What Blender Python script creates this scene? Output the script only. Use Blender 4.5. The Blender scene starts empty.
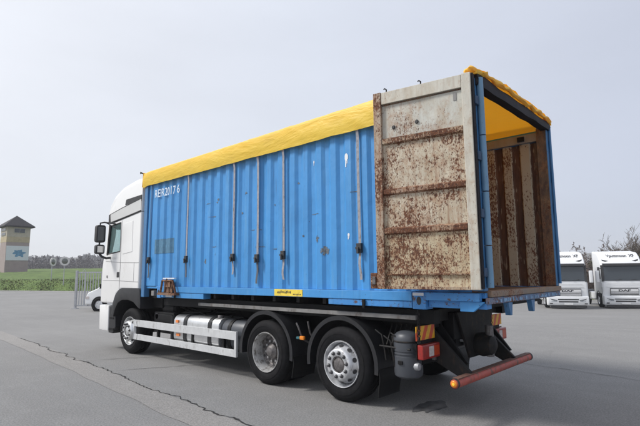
import bpy, bmesh, math, random
from mathutils import Vector, Matrix, noise
random.seed(7)
R_ = math.radians
sc = bpy.context.scene
COL = sc.collection

# ------------------------------------------------------------------ camera
CAMP = Vector((2.029, -4.663, 1.584))
yaw, pitch, roll = .742, .130, -.008
Fv = Vector((-math.sin(yaw)*math.cos(pitch), math.cos(yaw)*math.cos(pitch), math.sin(pitch)))
R0 = Vector((math.cos(yaw), math.sin(yaw), 0)); U0 = R0.cross(Fv)
Rv = math.cos(roll)*R0 + math.sin(roll)*U0
Uv = -math.sin(roll)*R0 + math.cos(roll)*U0
cam = bpy.data.objects.new('camera', bpy.data.cameras.new('camera'))
COL.objects.link(cam)
cam.matrix_world = Matrix(((Rv.x, Uv.x, -Fv.x, CAMP.x), (Rv.y, Uv.y, -Fv.y, CAMP.y), (Rv.z, Uv.z, -Fv.z, CAMP.z), (0, 0, 0, 1)))
cam.data.sensor_width = 36.0
cam.data.lens = 36.0*472.7/640
cam.data.clip_start = .05; cam.data.clip_end = 6000
sc.camera = cam

# ------------------------------------------------------------------ world: bright even overcast
SUN_EL, SUN_DIR = 46, Vector((-.62, -.62, 0)).normalized()
w = bpy.data.worlds.new('World'); sc.world = w; w.use_nodes = True
nt = w.node_tree; nt.nodes.clear()
def N(nt, t, **k):
    n = nt.nodes.new(t)
    for a, b in k.items(): setattr(n, a, b)
    return n
out = N(nt, 'ShaderNodeOutputWorld'); bg = N(nt, 'ShaderNodeBackground'); bg2 = N(nt, 'ShaderNodeBackground'); addw = N(nt, 'ShaderNodeAddShader')
sky = N(nt, 'ShaderNodeTexSky', sky_type='NISHITA'); sky.sun_disc = False
sky.sun_elevation = R_(SUN_EL); sky.sun_rotation = math.atan2(SUN_DIR.x, SUN_DIR.y)
tc = N(nt, 'ShaderNodeTexCoord'); sp = N(nt, 'ShaderNodeSeparateXYZ'); nt.links.new(tc.outputs['Generated'], sp.inputs[0])
dp = N(nt, 'ShaderNodeVectorMath', operation='DOT_PRODUCT'); nt.links.new(tc.outputs['Generated'], dp.inputs[0]); dp.inputs[1].default_value = (math.cos(yaw), math.sin(yaw), 0)
m0 = N(nt, 'ShaderNodeMapRange'); m0.inputs[1].default_value = -1; m0.inputs[2].default_value = 1; nt.links.new(dp.outputs['Value'], m0.inputs[0])
rp = N(nt, 'ShaderNodeValToRGB'); nt.links.new(m0.outputs[0], rp.inputs[0])
rp.color_ramp.elements[0].position = 0.0; rp.color_ramp.elements[0].color = (.500, .510, .535, 1)
rp.color_ramp.elements[1].position = 1.0; rp.color_ramp.elements[1].color = (.305, .328, .388, 1)
e = rp.color_ramp.elements.new(.22); e.color = (.488, .500, .530, 1)
e = rp.color_ramp.elements.new(.50); e.color = (.410, .432, .482, 1)
e = rp.color_ramp.elements.new(.78); e.color = (.330, .352, .412, 1)
mz = N(nt, 'ShaderNodeMapRange'); nt.links.new(sp.outputs[2], mz.inputs[0])
for i_, v_ in enumerate((0, 1, .97, 1.22)): mz.inputs[i_+1].default_value = v_
mp = N(nt, 'ShaderNodeMapping'); mp.inputs['Scale'].default_value = (1, 1, 3.2); nt.links.new(tc.outputs['Generated'], mp.inputs[0])
nz = N(nt, 'ShaderNodeTexNoise'); nz.inputs['Scale'].default_value = 1.7; nz.inputs['Detail'].default_value = 5; nt.links.new(mp.outputs[0], nz.inputs[0])
mr = N(nt, 'ShaderNodeMapRange'); mr.inputs[1].default_value = .3; mr.inputs[2].default_value = .7; mr.inputs[3].default_value = .95; mr.inputs[4].default_value = 1.05
nt.links.new(nz.outputs[0], mr.inputs[0])
vm = N(nt, 'ShaderNodeVectorMath', operation='SCALE'); nt.links.new(rp.outputs[0], vm.inputs[0]); mm = N(nt, 'ShaderNodeMath', operation='MULTIPLY'); nt.links.new(mr.outputs[0], mm.inputs[0]); nt.links.new(mz.outputs[0], mm.inputs[1]); nt.links.new(mm.outputs[0], vm.inputs['Scale'])
nt.links.new(vm.outputs[0], bg.inputs[0]); bg.inputs[1].default_value = .965
nt.links.new(sky.outputs[0], bg2.inputs[0]); bg2.inputs[1].default_value = .008
nt.links.new(bg.outputs[0], addw.inputs[0]); nt.links.new(bg2.outputs[0], addw.inputs[1]); nt.links.new(addw.outputs[0], out.inputs[0])

sl = bpy.data.lights.new('sun', 'SUN'); sl.energy = 2.0; sl.angle = R_(14); sl.color = (1, .965, .91)
so = bpy.data.objects.new('sun', sl); COL.objects.link(so)
sdir = Vector((SUN_DIR.x*math.cos(R_(SUN_EL)), SUN_DIR.y*math.cos(R_(SUN_EL)), math.sin(R_(SUN_EL))))
so.rotation_euler = sdir.to_track_quat('Z', 'Y').to_euler(); so.location = (0, -10, 30)
sc.view_settings.view_transform = 'Standard'; sc.view_settings.look = 'None'
sc.view_settings.exposure = 0.76; sc.view_settings.gamma = 1.0; sc.view_settings.use_curve_mapping = False

# ------------------------------------------------------------------ material helpers
def new_mat(name):
    m = bpy.data.materials.new(name); m.use_nodes = True
    nt = m.node_tree; b = nt.nodes['Principled BSDF']
    return m, nt, b
def coords(nt, scale=(1, 1, 1)):
    tc = N(nt, 'ShaderNodeTexCoord'); mp = N(nt, 'ShaderNodeMapping'); mp.inputs['Scale'].default_value = scale
    nt.links.new(tc.outputs['Object'], mp.inputs[0]); return mp.outputs[0]
def noise_n(nt, scale, detail=4, sc3=(1, 1, 1), rough=.6, dist=0):
    n = N(nt, 'ShaderNodeTexNoise'); n.inputs['Scale'].default_value = scale; n.inputs['Detail'].default_value = detail
    n.inputs['Roughness'].default_value = rough; n.inputs['Distortion'].default_value = dist
    nt.links.new(coords(nt, sc3), n.inputs['Vector']); return n.outputs[0]
def rng(nt, v, a, b, c=0, d=1):
    m = N(nt, 'ShaderNodeMapRange'); nt.links.new(v, m.inputs[0])
    for i, x in enumerate((a, b, c, d)): m.inputs[i+1].default_value = x
    return m.outputs[0]
def math_n(nt, op, a, b=None):
    m = N(nt, 'ShaderNodeMath', operation=op)
    for i, x in enumerate((a, b)):
        if x is None: continue
        if isinstance(x, (int, float)): m.inputs[i].default_value = x
        else: nt.links.new(x, m.inputs[i])
    return m.outputs[0]
def mixc(nt, f, a, b, blend='MIX'):
    m = N(nt, 'ShaderNodeMix', data_type='RGBA', blend_type=blend)
    if isinstance(f, (int, float)): m.inputs[0].default_value = f
    else: nt.links.new(f, m.inputs[0])
    for i, x in ((6, a), (7, b)):
        if isinstance(x, tuple): m.inputs[i].default_value = (*x[:3], 1)
        else: nt.links.new(x, m.inputs[i])
    return m.outputs[2]
def bump(nt, b, h, strength=.3, dist=.01):
    n = N(nt, 'ShaderNodeBump'); n.inputs['Strength'].default_value = strength; n.inputs['Distance'].default_value = dist
    nt.links.new(h, n.inputs['Height']); nt.links.new(n.outputs[0], b.inputs['Normal'])
def simple(name, col, rough=.5, metal=0, var=.15, vs=6, dirt=None, dirt_amt=.0, bmp=0, spec=None):
    m, nt, b = new_mat(name)
    n = noise_n(nt, vs, 5)
    c = mixc(nt, rng(nt, n, .3, .7), tuple(x*(1-var) for x in col), tuple(min(1, x*(1+var)) for x in col))
    if dirt:
        d = noise_n(nt, vs*1.7, 7, (1, 1, .45), .7)
        c = mixc(nt, rng(nt, d, .62-dirt_amt, .72-dirt_amt*.5), c, dirt)
    nt.links.new(c, b.inputs['Base Color']); b.inputs['Roughness'].default_value = rough; b.inputs['Metallic'].default_value = metal
    if spec is not None: b.inputs['Specular IOR Level'].default_value = spec
    if bmp: bump(nt, b, noise_n(nt, vs*6, 5), bmp, .004)
    return m

def m_blue(name='blue_paint', wear=0.0, col=(.052, .258, .58)):
    m, nt, b = new_mat(name)
    c = mixc(nt, rng(nt, noise_n(nt, 1.3, 4), .3, .7), tuple(x*.9 for x in col), tuple(x*1.1 for x in col))
    c = mixc(nt, rng(nt, noise_n(nt, 9, 6, (1, 1, .12), .7), .52, .75, 0, .55), c, (.13, .34, .58))          # chalky run marks
    c = mixc(nt, rng(nt, noise_n(nt, 22, 4, (1, 1, .08), .6), .60, .78, 0, .45), c, (.03, .10, .22))         # grime streaks
    c = mixc(nt, rng(nt, noise_n(nt, 30, 3, (1.2, 1, 1.2), .55), .73-wear, .75-wear, 0, .85), c, (.035, .05, .085))     # scuffs
    c = mixc(nt, rng(nt, noise_n(nt, 6.5, 8, (1, 1, 1.3), .75), .70-wear*1.3, .73-wear*1.3, 0, .95), c, (.10, .045, .025))  # rust blooms
    nt.links.new(c, b.inputs['Base Color']); b.inputs['Roughness'].default_value = .48
    bump(nt, b, noise_n(nt, 3.5, 5), .35, .03)
    return m
BLUE = m_blue()
BLUE_WORN = m_blue('blue_paint_worn', .09, (.05, .23, .55))
BLUE_POST = m_blue('blue_paint_post', .04, (.045, .16, .34))

def m_rusty(name, base, amount, big=.5, streak=.7):
    m, nt, b = new_mat(name)
    c = mixc(nt, rng(nt, noise_n(nt, 1.8, 4), .3, .7), tuple(x*.84 for x in base), tuple(x*1.06 for x in base))
    c = mixc(nt, rng(nt, noise_n(nt, 12, 5, (1.4, 1.4, .4), .6), .40, .70, 0, .55), c, tuple(x*.72 for x in base))   # run marks
    c = mixc(nt, rng(nt, noise_n(nt, 3.2, 6, (1.4, 1.4, .6), .7), .45, .75, 0, .6), c, (.34, .24, .13))       # yellowing
    patch = math_n(nt, 'MULTIPLY', math_n(nt, 'SUBTRACT', noise_n(nt, 1.9, 5, (1, 1, 1), .6), .5), big*1.5)     # where rust gathers
    k = .66 - amount
    stain = math_n(nt, 'ADD', noise_n(nt, 17, 7, (1.3, 1.3, .8), .72), patch)
    c = mixc(nt, rng(nt, stain, k-.10, k+.16, 0, .70), c, (.30, .145, .065))                                  # soft orange stain
    c = mixc(nt, rng(nt, noise_n(nt, 16, 5, (1.5, 1.5, .10), .65), .53, .68, 0, min(.75, .15+amount*3.5)), c, (.24, .115, .06))   # rust runs
    fleck = math_n(nt, 'ADD', noise_n(nt, 62, 5, (1.25, 1.25, streak), .62, .2), patch)
    fleck2 = math_n(nt, 'ADD', noise_n(nt, 24, 6, (1.25, 1.25, streak), .66, .25), patch)
    v = math_n(nt, 'MAXIMUM', math_n(nt, 'ADD', fleck, -.03), math_n(nt, 'ADD', fleck2, -.045))
    mask = rng(nt, v, k, k+.06)
    rust = mixc(nt, rng(nt, noise_n(nt, 45, 4), .35, .65), (.060, .024, .016), (.17, .066, .030))
    c = mixc(nt, mask, c, rust)
    nt.links.new(c, b.inputs['Base Color'])
    r = rng(nt, mask, 0, 1, .6, .9); nt.links.new(r, b.inputs['Roughness'])
    bump(nt, b, math_n(nt, 'ADD', v, math_n(nt, 'MULTIPLY', mask, -.25)), .45, .005)
    return m
CREAM = (.62, .60, .53)
DOOR_TOP = m_rusty('door_paint_light_rust', (.54, .54, .49), .055, .4)
DOOR_MID = m_rusty('door_paint_rusty', (.56, .50, .39), .135, .38)
DOOR_LOW = m_rusty('door_paint_pitted', (.56, .49, .34), .150, .35)
DOOR_RIB = m_rusty('door_rib_rust', (.47, .40, .30), .17)
DOOR_RIB_DARK = m_rusty('door_rib_heavy_rust', (.40, .29, .22), .215)
STILE = m_rusty('door_stile_paint', (.58, .56, .49), .035, .3)
STILE_RUST = m_rusty('door_stile_rusty', (.44, .37, .29), .15, .4)

def m_inner():
    # inside of the corrugated wall: paint left on the ridges, rust where water ran in the valleys
    m, nt, b = new_mat('inner_wall_rust')
    tc = N(nt, 'ShaderNodeTexCoord'); at = N(nt, 'ShaderNodeAttribute', attribute_name='ridge')
    ed = noise_n(nt, 9, 5, (1, 1, .5), .7)
    v = math_n(nt, 'ADD', at.outputs['Fac'], math_n(nt, 'MULTIPLY', math_n(nt, 'SUBTRACT', ed, .56), 1.5))
    cream = mixc(nt, rng(nt, math_n(nt, 'ADD', noise_n(nt, 34, 6, (1.3, 1.3, .7), .7), math_n(nt, 'MULTIPLY', math_n(nt, 'SUBTRACT', noise_n(nt, 2.0, 3), .5), .55)), .54, .60), (.40, .35, .27), (.12, .05, .028))
    rust = mixc(nt, rng(nt, noise_n(nt, 5, 6, (2, 2, .35)), .35, .7), (.040, .017, .011), (.13, .055, .026))
    rust = mixc(nt, rng(nt, noise_n(nt, 14, 6, (2, 2, .3)), .60, .66, 0, .7), rust, (.34, .27, .19))
    nt.links.new(mixc(nt, rng(nt, v, .42, .58), rust, cream), b.inputs['Base Color'])
    b.inputs['Roughness'].default_value = .85
    bump(nt, b, noise_n(nt, 40, 5), .5, .004)
    return m
INNER = m_inner()
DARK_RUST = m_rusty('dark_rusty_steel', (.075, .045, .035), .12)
SILL = m_rusty('worn_blue_sill', (.085, .18, .33), .12)

def m_tarp():
    m, nt, b = new_mat('yellow_tarpaulin')
    c = mixc(nt, rng(nt, noise_n(nt, 1.2, 4), .3, .7), (.95, .62, .060), (.98, .70, .10))
    c = mixc(nt, rng(nt, noise_n(nt, 3, 7, (.5, 1, 1.5), .7), .52, .8, 0, .45), c, (.60, .42, .09))
    nt.links.new(c, b.inputs['Base Color']); b.inputs['Roughness'].default_value = .5
    bump(nt, b, math_n(nt, 'ADD', noise_n(nt, 2.2, 6, (.35, 1, 1.6), .6, .6), math_n(nt, 'MULTIPLY', noise_n(nt, 7, 4, (.6, 1, 1.2), .5, 1.5), .25)), .55, .05)
    t = N(nt, 'ShaderNodeBsdfTranslucent'); t.inputs[0].default_value = (1, .40, .015, 1)
    ms = N(nt, 'ShaderNodeMixShader'); ms.inputs[0].default_value = .26
    nt.links.new(b.outputs[0], ms.inputs[1]); nt.links.new(t.outputs[0], ms.inputs[2]); nt.links.new(ms.outputs[0], nt.nodes['Material Output'].inputs[0])
    return m
TARP = m_tarp()
def m_asphalt(name='asphalt', gain=None):
    m, nt, b = new_mat(name)
    c = mixc(nt, rng(nt, noise_n(nt, .18, 4), .3, .7), (.205, .202, .199), (.255, .251, .246))
    c = mixc(nt, rng(nt, noise_n(nt, .9, 6, (.25, 1.6, 1), .65), .4, .75, 0, .55), c, (.185, .183, .182))     # tyre-worn lanes
    c = mixc(nt, rng(nt, noise_n(nt, 2.3, 7, (1, 1, 1), .8), .50, .75, 0, .5), c, (.29, .288, .282))
    c = mixc(nt, rng(nt, noise_n(nt, 1.1, 8, (1, 1, 1), .75), .64, .74, 0, .35), c, (.13, .13, .135))
    c = mixc(nt, rng(nt, noise_n(nt, .55, 9, (1, 1, 1), .8, 1.2), .60, .68, 0, .30), c, (.14, .138, .136))   # old damp stains
    c = mixc(nt, rng(nt, noise_n(nt, 9, 6, (1, 1, 1), .8), .60, .72, 0, .5), c, (.32, .315, .30))
    c = mixc(nt, rng(nt, noise_n(nt, 14, 5, (1, 1, 1), .8), .66, .70, 0, .6), c, (.10, .10, .10))
    g = noise_n(nt, 48, 8, (1, 1, 1), .88)
    c = mixc(nt, rng(nt, g, .40, .60, 0, 1), mixc(nt, 1.0, c, (.62, .62, .63), 'MULTIPLY'), mixc(nt, 1.0, c, (1.36, 1.355, 1.34), 'MULTIPLY'))
    if gain: c = mixc(nt, 1.0, c, gain, 'MULTIPLY')
    nt.links.new(c, b.inputs['Base Color']); b.inputs['Roughness'].default_value = .82; b.inputs['Specular IOR Level'].default_value = .35
    bump(nt, b, g, .8, .010)
    return m
ASPH = m_asphalt()
PATCH = m_asphalt('worn_strip_asphalt', (1.16, 1.13, 1.10))
CRACK = simple('crack_tar', (.018, .017, .017), .9, var=.4, vs=20)
OIL = simple('oil_stain_surface', (.085, .086, .09), .6, var=.5, vs=9)
RUBBER = simple('tyre_rubber', (.0105, .0105, .012), .75, var=.3, vs=14, dirt=(.022, .021, .020), dirt_amt=.03, bmp=.2, spec=.14)
BLACKP = simple('black_plastic', (.007, .007, .008), .5, var=.25, vs=12, dirt=(.02, .018, .016), dirt_amt=.04, spec=.25)
FENDER = simple('grey_plastic', (.016, .0165, .019), .42, var=.2, vs=8, dirt=(.04, .038, .036), dirt_amt=.03, spec=.4)
CHASSIS = simple('chassis_steel', (.006, .006, .007), .6, var=.4, vs=8, dirt=(.024, .018, .014), dirt_amt=.04, spec=.22)
CHASSIS2 = simple('dusty_steel', (.014, .0135, .014), .65, var=.4, vs=9, dirt=(.045, .030, .022), dirt_amt=.08, spec=.25)
WHITE = simple('white_truck_paint', (.76, .76, .755), .22, var=.02, vs=2, dirt=(.66, .655, .64), dirt_amt=.02)
WHITE2 = simple('white_far_paint', (.76, .77, .78), .3, var=.03, vs=3)
FAIR = simple('pale_grey_panel', (.57, .57, .56), .35, var=.03)
SEAM = simple('black_seam', (.03, .03, .032), .6, var=.2)
ALU = simple('brushed_aluminium', (.70, .71, .72), .34, .85, .10, 10, (.40, .38, .36), .04)
GUARD = simple('guard_rail_aluminium', (.60, .61, .62), .45, .25, .08, 8, (.36, .35, .34), .05)
RIMS = simple('silver_rim_paint', (.62, .63, .65), .38, .55, .10, 12, (.20, .18, .16), .07)
RIMD = simple('dusty_drive_rim', (.42, .42, .42), .45, .4, .16, 14, (.10, .085, .07), .12)
HUBD = simple('greasy_hub', (.16, .15, .15), .5, .5, .4, 18, (.05, .04, .035), .1)
NUTM = simple('wheel_nut_steel', (.10, .10, .105), .45, .6, .3, 20)
GREYT = simple('grey_air_tank', (.060, .066, .078), .45, .1, .1, 6, (.06, .06, .06), .06)
GREYS = simple('grey_strap_webbing', (.30, .30, .33), .8, var=.15, vs=20, dirt=(.14, .12, .11), dirt_amt=.08)
LRAIL = simple('grey_frame_strip', (.22, .215, .21), .6, .2, .2, 5, (.10, .08, .07), .08)
RED = simple('faded_red_paint', (.40, .075, .055), .55, var=.15, vs=8, dirt=(.11, .07, .05), dirt_amt=.14, bmp=.2)
BROWNR = simple('trodden_red_brown', (.15, .075, .055), .75, var=.3, vs=16, dirt=(.07, .055, .045), dirt_amt=.1)
REDL = simple('red_lamp_lens', (.30, .022, .018), .3, var=.2, vs=20, dirt=(.14, .03, .02), dirt_amt=.08)
WLENS = simple('white_lamp_lens', (.55, .50, .48), .3, var=.25, vs=30)
ORANGE = simple('orange_reflector', (.70, .22, .02), .25, var=.1)
YELL = simple('yellow_reflector', (.92, .62, .06), .3, var=.1)
YLAB = simple('yellow_label', (.80, .60, .07), .6, var=.12, vs=12, dirt=(.35, .24, .05), dirt_amt=.08)
WLAB = simple('white_label', (.74, .76, .78), .6, var=.08)
GPATCH = simple('faded_grey_blue_patch', (.075, .19, .30), .7, var=.25, vs=14, dirt=(.06, .15, .24), dirt_amt=.12)
DSPOT = simple('bare_primer', (.13, .16, .19), .8, var=.5, vs=30, dirt=(.05, .04, .04), dirt_amt=.14)
LETTER = simple('white_lettering', (.62, .72, .82), .7, var=.12, vs=20, dirt=(.25, .42, .66), dirt_amt=.08)
DLETTER = simple('dark_lettering', (.03, .03, .035), .5, var=.1)
WOOD = simple('floor_wood', (.10, .06, .035), .85, var=.3, vs=10)
HEADER = simple('black_header_rubber', (.009, .008, .012), .6, var=.4, vs=10, dirt=(.03, .022, .03), dirt_amt=.04, spec=.2)
GALV = simple('galvanised_steel', (.42, .43, .45), .5, .4, .12, 8)
ROOFT = simple('dark_roof_tiles', (.022, .020, .024), .8, var=.3, vs=4)
BEIGE = simple('beige_boards', (.42, .38, .31), .85, var=.12, vs=2)
OCHRE = simple('ochre_boards', (.43, .36, .24), .85, var=.12, vs=2)
PLAST = simple('mauve_render', (.34, .28, .27), .9, var=.08, vs=1.5)
BOARDW = simple('white_poster', (.62, .66, .69), .7, var=.04)
BLUEP = simple('blue_print', (.10, .25, .40), .7, var=.3, vs=3)
WINF = simple('window_frame_light', (.45, .42, .36), .6, var=.05)
MIRROR_F = simple('mirror_rim_white', (.62, .60, .58), .5, var=.05)
BARK = simple('grey_bark', (.10, .078, .062), .9, var=.3, vs=4)
TWIG = simple('twig_brown', (.12, .088, .075), .9, var=.4, vs=.3)
IVY = simple('dull_leaves', (.060, .062, .030), .8, var=.5, vs=.6)
PLATEW = simple('number_plate_white', (.7, .7, .7), .4, var=.05)
def glass(name, col, rough=.04, alpha=None):
    m, nt, b = new_mat(name)
    b.inputs['Base Color'].default_value = (*col, 1); b.inputs['Roughness'].default_value = rough
    b.inputs['Specular IOR Level'].default_value = .6
    if alpha is not None:
        t = N(nt, 'ShaderNodeBsdfTransparent'); t.inputs[0].default_value = (.86, .95, .94, 1)
        ms = N(nt, 'ShaderNodeMixShader'); ms.inputs[0].default_value = alpha
        nt.links.new(t.outputs[0], ms.inputs[1]); nt.links.new(b.outputs[0], ms.inputs[2]); nt.links.new(ms.outputs[0], nt.nodes['Material Output'].inputs[0])
    return m
DGLASS = glass('dark_windscreen', (.045, .055, .065), .06)
CGLASS = glass('tinted_cab_glass', (.12, .2, .2), .05, .16)
TGLASS = glass('tower_window_glass', (.05, .06, .07), .1)
MGLASS = glass('mirror_glass', (.5, .5, .5), .05); MGLASS.node_tree.nodes['Principled BSDF'].inputs['Metallic'].default_value = 1
def m_stripes():
    m, nt, b = new_mat('red_yellow_stripes')
    tc = N(nt, 'ShaderNodeTexCoord'); s = N(nt, 'ShaderNodeSeparateXYZ'); nt.links.new(tc.outputs['Object'], s.inputs[0])
    v = math_n(nt, 'SUBTRACT', s.outputs[1], math_n(nt, 'MULTIPLY', s.outputs[2], .55))
    f = math_n(nt, 'FRACT', math_n(nt, 'MULTIPLY', v, 6.6))
    c = mixc(nt, math_n(nt, 'GREATER_THAN', f, .5), (.80, .42, .02), (.62, .07, .02))
    nt.links.new(mixc(nt, rng(nt, noise_n(nt, 20, 6), .5, .8, 0, .5), c, (.2, .12, .06)), b.inputs['Base Color']); b.inputs['Roughness'].default_value = .45
    return m
STRIPES = m_stripes()
def m_grass():
    m, nt, b = new_mat('grass_surface')
    c = mixc(nt, rng(nt, noise_n(nt, .8, 8, (1, 1, 2), .75), .35, .65), (.050, .085, .022), (.125, .19, .040))
    c = mixc(nt, rng(nt, noise_n(nt, .35, 7, (1, 1, 2.5), .7), .50, .70, 0, .6), c, (.16, .21, .055))
    nt.links.new(c, b.inputs['Base Color']); b.inputs['Roughness'].default_value = .95
    bump(nt, b, noise_n(nt, 6, 6), .8, .1)
    return m
GRASS = m_grass()
ROUGHG = simple('rough_bank_growth', (.12, .15, .05), .95, var=.4, vs=1.6, dirt=(.19, .16, .09), dirt_amt=.12)
TWIGF = simple('hazed_twig_grey', (.155, .145, .145), .95, var=.35, vs=.08)  # twig colour lightened and greyed: haze painted into the distant woods
HILLM = simple('winter_hill_wood', (.14, .14, .135), .95, var=.35, vs=.05)

# ------------------------------------------------------------------ mesh helpers
ORG = {}                       # build-space origin of each object
class MB:
    def __init__(s): s.v = []; s.f = []; s.attr = None
    def add(s, vs, fs):
        n = len(s.v); s.v += [tuple(v) for v in vs]; s.f += [tuple(i+n for i in f) for f in fs]; return s
    def box(s, x0, x1, y0, y1, z0, z1):
        return s.add([(x, y, z) for x in (x0, x1) for y in (y0, y1) for z in (z0, z1)],
                     [(0, 1, 3, 2), (4, 6, 7, 5), (0, 4, 5, 1), (2, 3, 7, 6), (0, 2, 6, 4), (1, 5, 7, 3)])
    def prism(s, pts, a, b, axis='y'):
        """polygon pts extruded along an axis; pts are the other two coordinates in x,y,z order"""
        def mk(p, t): return {'x': (t, p[0], p[1]), 'y': (p[0], t, p[1]), 'z': (p[0], p[1], t)}[axis]
        n = len(pts)
        return s.add([mk(p, a) for p in pts]+[mk(p, b) for p in pts],
                     [tuple(range(n))[::-1], tuple(range(n, 2*n))]+[(i, (i+1) % n, n+(i+1) % n, n+i) for i in range(n)])
    def tube(s, path, r, n=8, cap=True):
        path = [Vector(p) for p in path]; rr = r if isinstance(r, (list, tuple)) else [r]*len(path)
        vs = []; fs = []; prev = None
        for i, p in enumerate(path):
            t = (path[min(i+1, len(path)-1)]-path[max(i-1, 0)]).normalized()
            if prev is None:
                a = Vector((0, 0, 1)) if abs(t.z) < .9 else Vector((1, 0, 0)); u = t.cross(a).normalized()
            else: u = (prev - t*prev.dot(t)).normalized()
            prev = u; w_ = t.cross(u)
            for k in range(n):
                a = 2*math.pi*k/n; vs.append(p+(u*math.cos(a)+w_*math.sin(a))*rr[i])
        for i in range(len(path)-1):
            for k in range(n): fs.append((i*n+k, i*n+(k+1) % n, (i+1)*n+(k+1) % n, (i+1)*n+k))
        if cap: fs += [tuple(range(n))[::-1], tuple(range((len(path)-1)*n, len(path)*n))]
        return s.add(vs, fs)
    def lathe(s, prof, c, axis='y', n=32, a0=0, a1=2*math.pi, closed=True):
        """prof: (radius, along-axis) pairs"""
        c = Vector(c); vs = []; fs = []; full = abs(a1-a0-2*math.pi) < 1e-6; m = len(prof); st = n if full else n+1
        for k in range(st):
            a = a0+(a1-a0)*k/n; ca, sa = math.cos(a), math.sin(a)
            for r, h in prof:
                vs.append(c+(Vector((r*ca, h, r*sa)) if axis == 'y' else Vector((r*ca, r*sa, h)) if axis == 'z' else Vector((h, r*ca, r*sa))))
        for k in range(n):
            k2 = (k+1) % st
            for j in range(m if closed else m-1):
                j2 = (j+1) % m; fs.append((k*m+j, k*m+j2, k2*m+j2, k2*m+j))
        if closed and not full: fs += [tuple(range(m)), tuple(range(n*m, n*m+m))[::-1]]
        return s.add(vs, fs)
    def build(s, name, mat, parent=None, origin=None, smooth=False, bevel=0, seg=2, kind=None, autosm=True):
        me = bpy.data.meshes.new(name)
        o = bpy.data.objects.new(name, me); COL.objects.link(o)
        base = ORG.get(parent.name, Vector()) if parent else Vector()
        org = Vector(origin) if origin is not None else (base if parent else Vector())
        me.from_pydata([tuple(Vector(v)-org) for v in s.v], [], s.f)
        bm = bmesh.new(); bm.from_mesh(me); bmesh.ops.recalc_face_normals(bm, faces=bm.faces)
        if bevel:
            es = [e for e in bm.edges if len(e.link_faces) == 2 and e.calc_face_angle(0) > .5]
            bmesh.ops.bevel(bm, geom=es, offset=bevel, segments=seg, affect='EDGES', profile=.6, clamp_overlap=True)
        bm.to_mesh(me); bm.free()
        o.location = org-base; o.parent = parent; ORG[o.name] = org
        me.materials.append(mat)
        if smooth:
            me.shade_smooth()
            try: me.set_sharp_from_angle(angle=R_(38))
            except Exception: pass
        if kind: o['kind'] = kind
        return o
def thing(name, loc, label, cat, group=None):
    o = bpy.data.objects.new(name, None); COL.objects.link(o); o.location = loc; ORG[o.name] = Vector(loc); o.empty_display_size = .3
    o['label'] = label; o['category'] = cat
    if group: o['group'] = group
    return o
def tag(o, label, cat, group=None):
    o['label'] = label; o['category'] = cat
    if group: o['group'] = group
    return o
def copy_tree(o, parent=None):
    c = o.copy(); COL.objects.link(c); c.parent = parent
    ORG[c.name] = ORG.get(o.name, Vector())
    for ch in list(o.children): copy_tree(ch, c)
    return c
def text_mesh(txt, size, bold=0, xs=1):
    cu = bpy.data.curves.new('t', 'FONT'); cu.body = txt; cu.size = size; cu.offset = bold; cu.resolution_u = 3
    ob = bpy.data.objects.new('t', cu); COL.objects.link(ob)
    me = bpy.data.meshes.new_from_object(ob.evaluated_get(bpy.context.evaluated_depsgraph_get()))
    vs = [Vector((v.co.x*xs, v.co.y, 0)) for v in me.vertices]; fs = [tuple(p.vertices) for p in me.polygons]
    bpy.data.objects.remove(ob); bpy.data.curves.remove(cu); bpy.data.meshes.remove(me)
    return vs, fs
def at(u, v, d):               # a point of the place at depth d along the view axis (layout measured once)
    return CAMP+d*(Fv+Rv*((u-320)/472.7)+Uv*((213-v)/472.7))
def sstep(t): t = max(0, min(1, t)); return t*t*(3-2*t)
Fh = Vector((-math.sin(yaw), math.cos(yaw), 0)); Rh = Vector((math.cos(yaw), math.sin(yaw), 0))
def ground_z(x, y):
    d = Vector((x, y, 0))-Vector((CAMP.x, CAMP.y, 0)); s = d.dot(Fh); l = d.dot(Rh)
    return -.80*sstep((s-11)/20)*sstep((l+2)/9)

# ------------------------------------------------------------------ the setting
def axis_pts():
    a = []; t = 0
    while t < 900:
        a.append(t); t += 1.5 if t < 45 else (6 if t < 100 else 60)
    return sorted(set([-x for x in a]+a))
ax = axis_pts(); gm = MB(); n = len(ax)
gm.v = [(x, y, ground_z(x, y)) for x in ax for y in ax]
gm.f = [(i*n+j, (i+1)*n+j, (i+1)*n+j+1, i*n+j+1) for i in range(n-1) for j in range(n-1)]
gm.build('yard_ground', ASPH, smooth=True, kind='structure')

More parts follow.
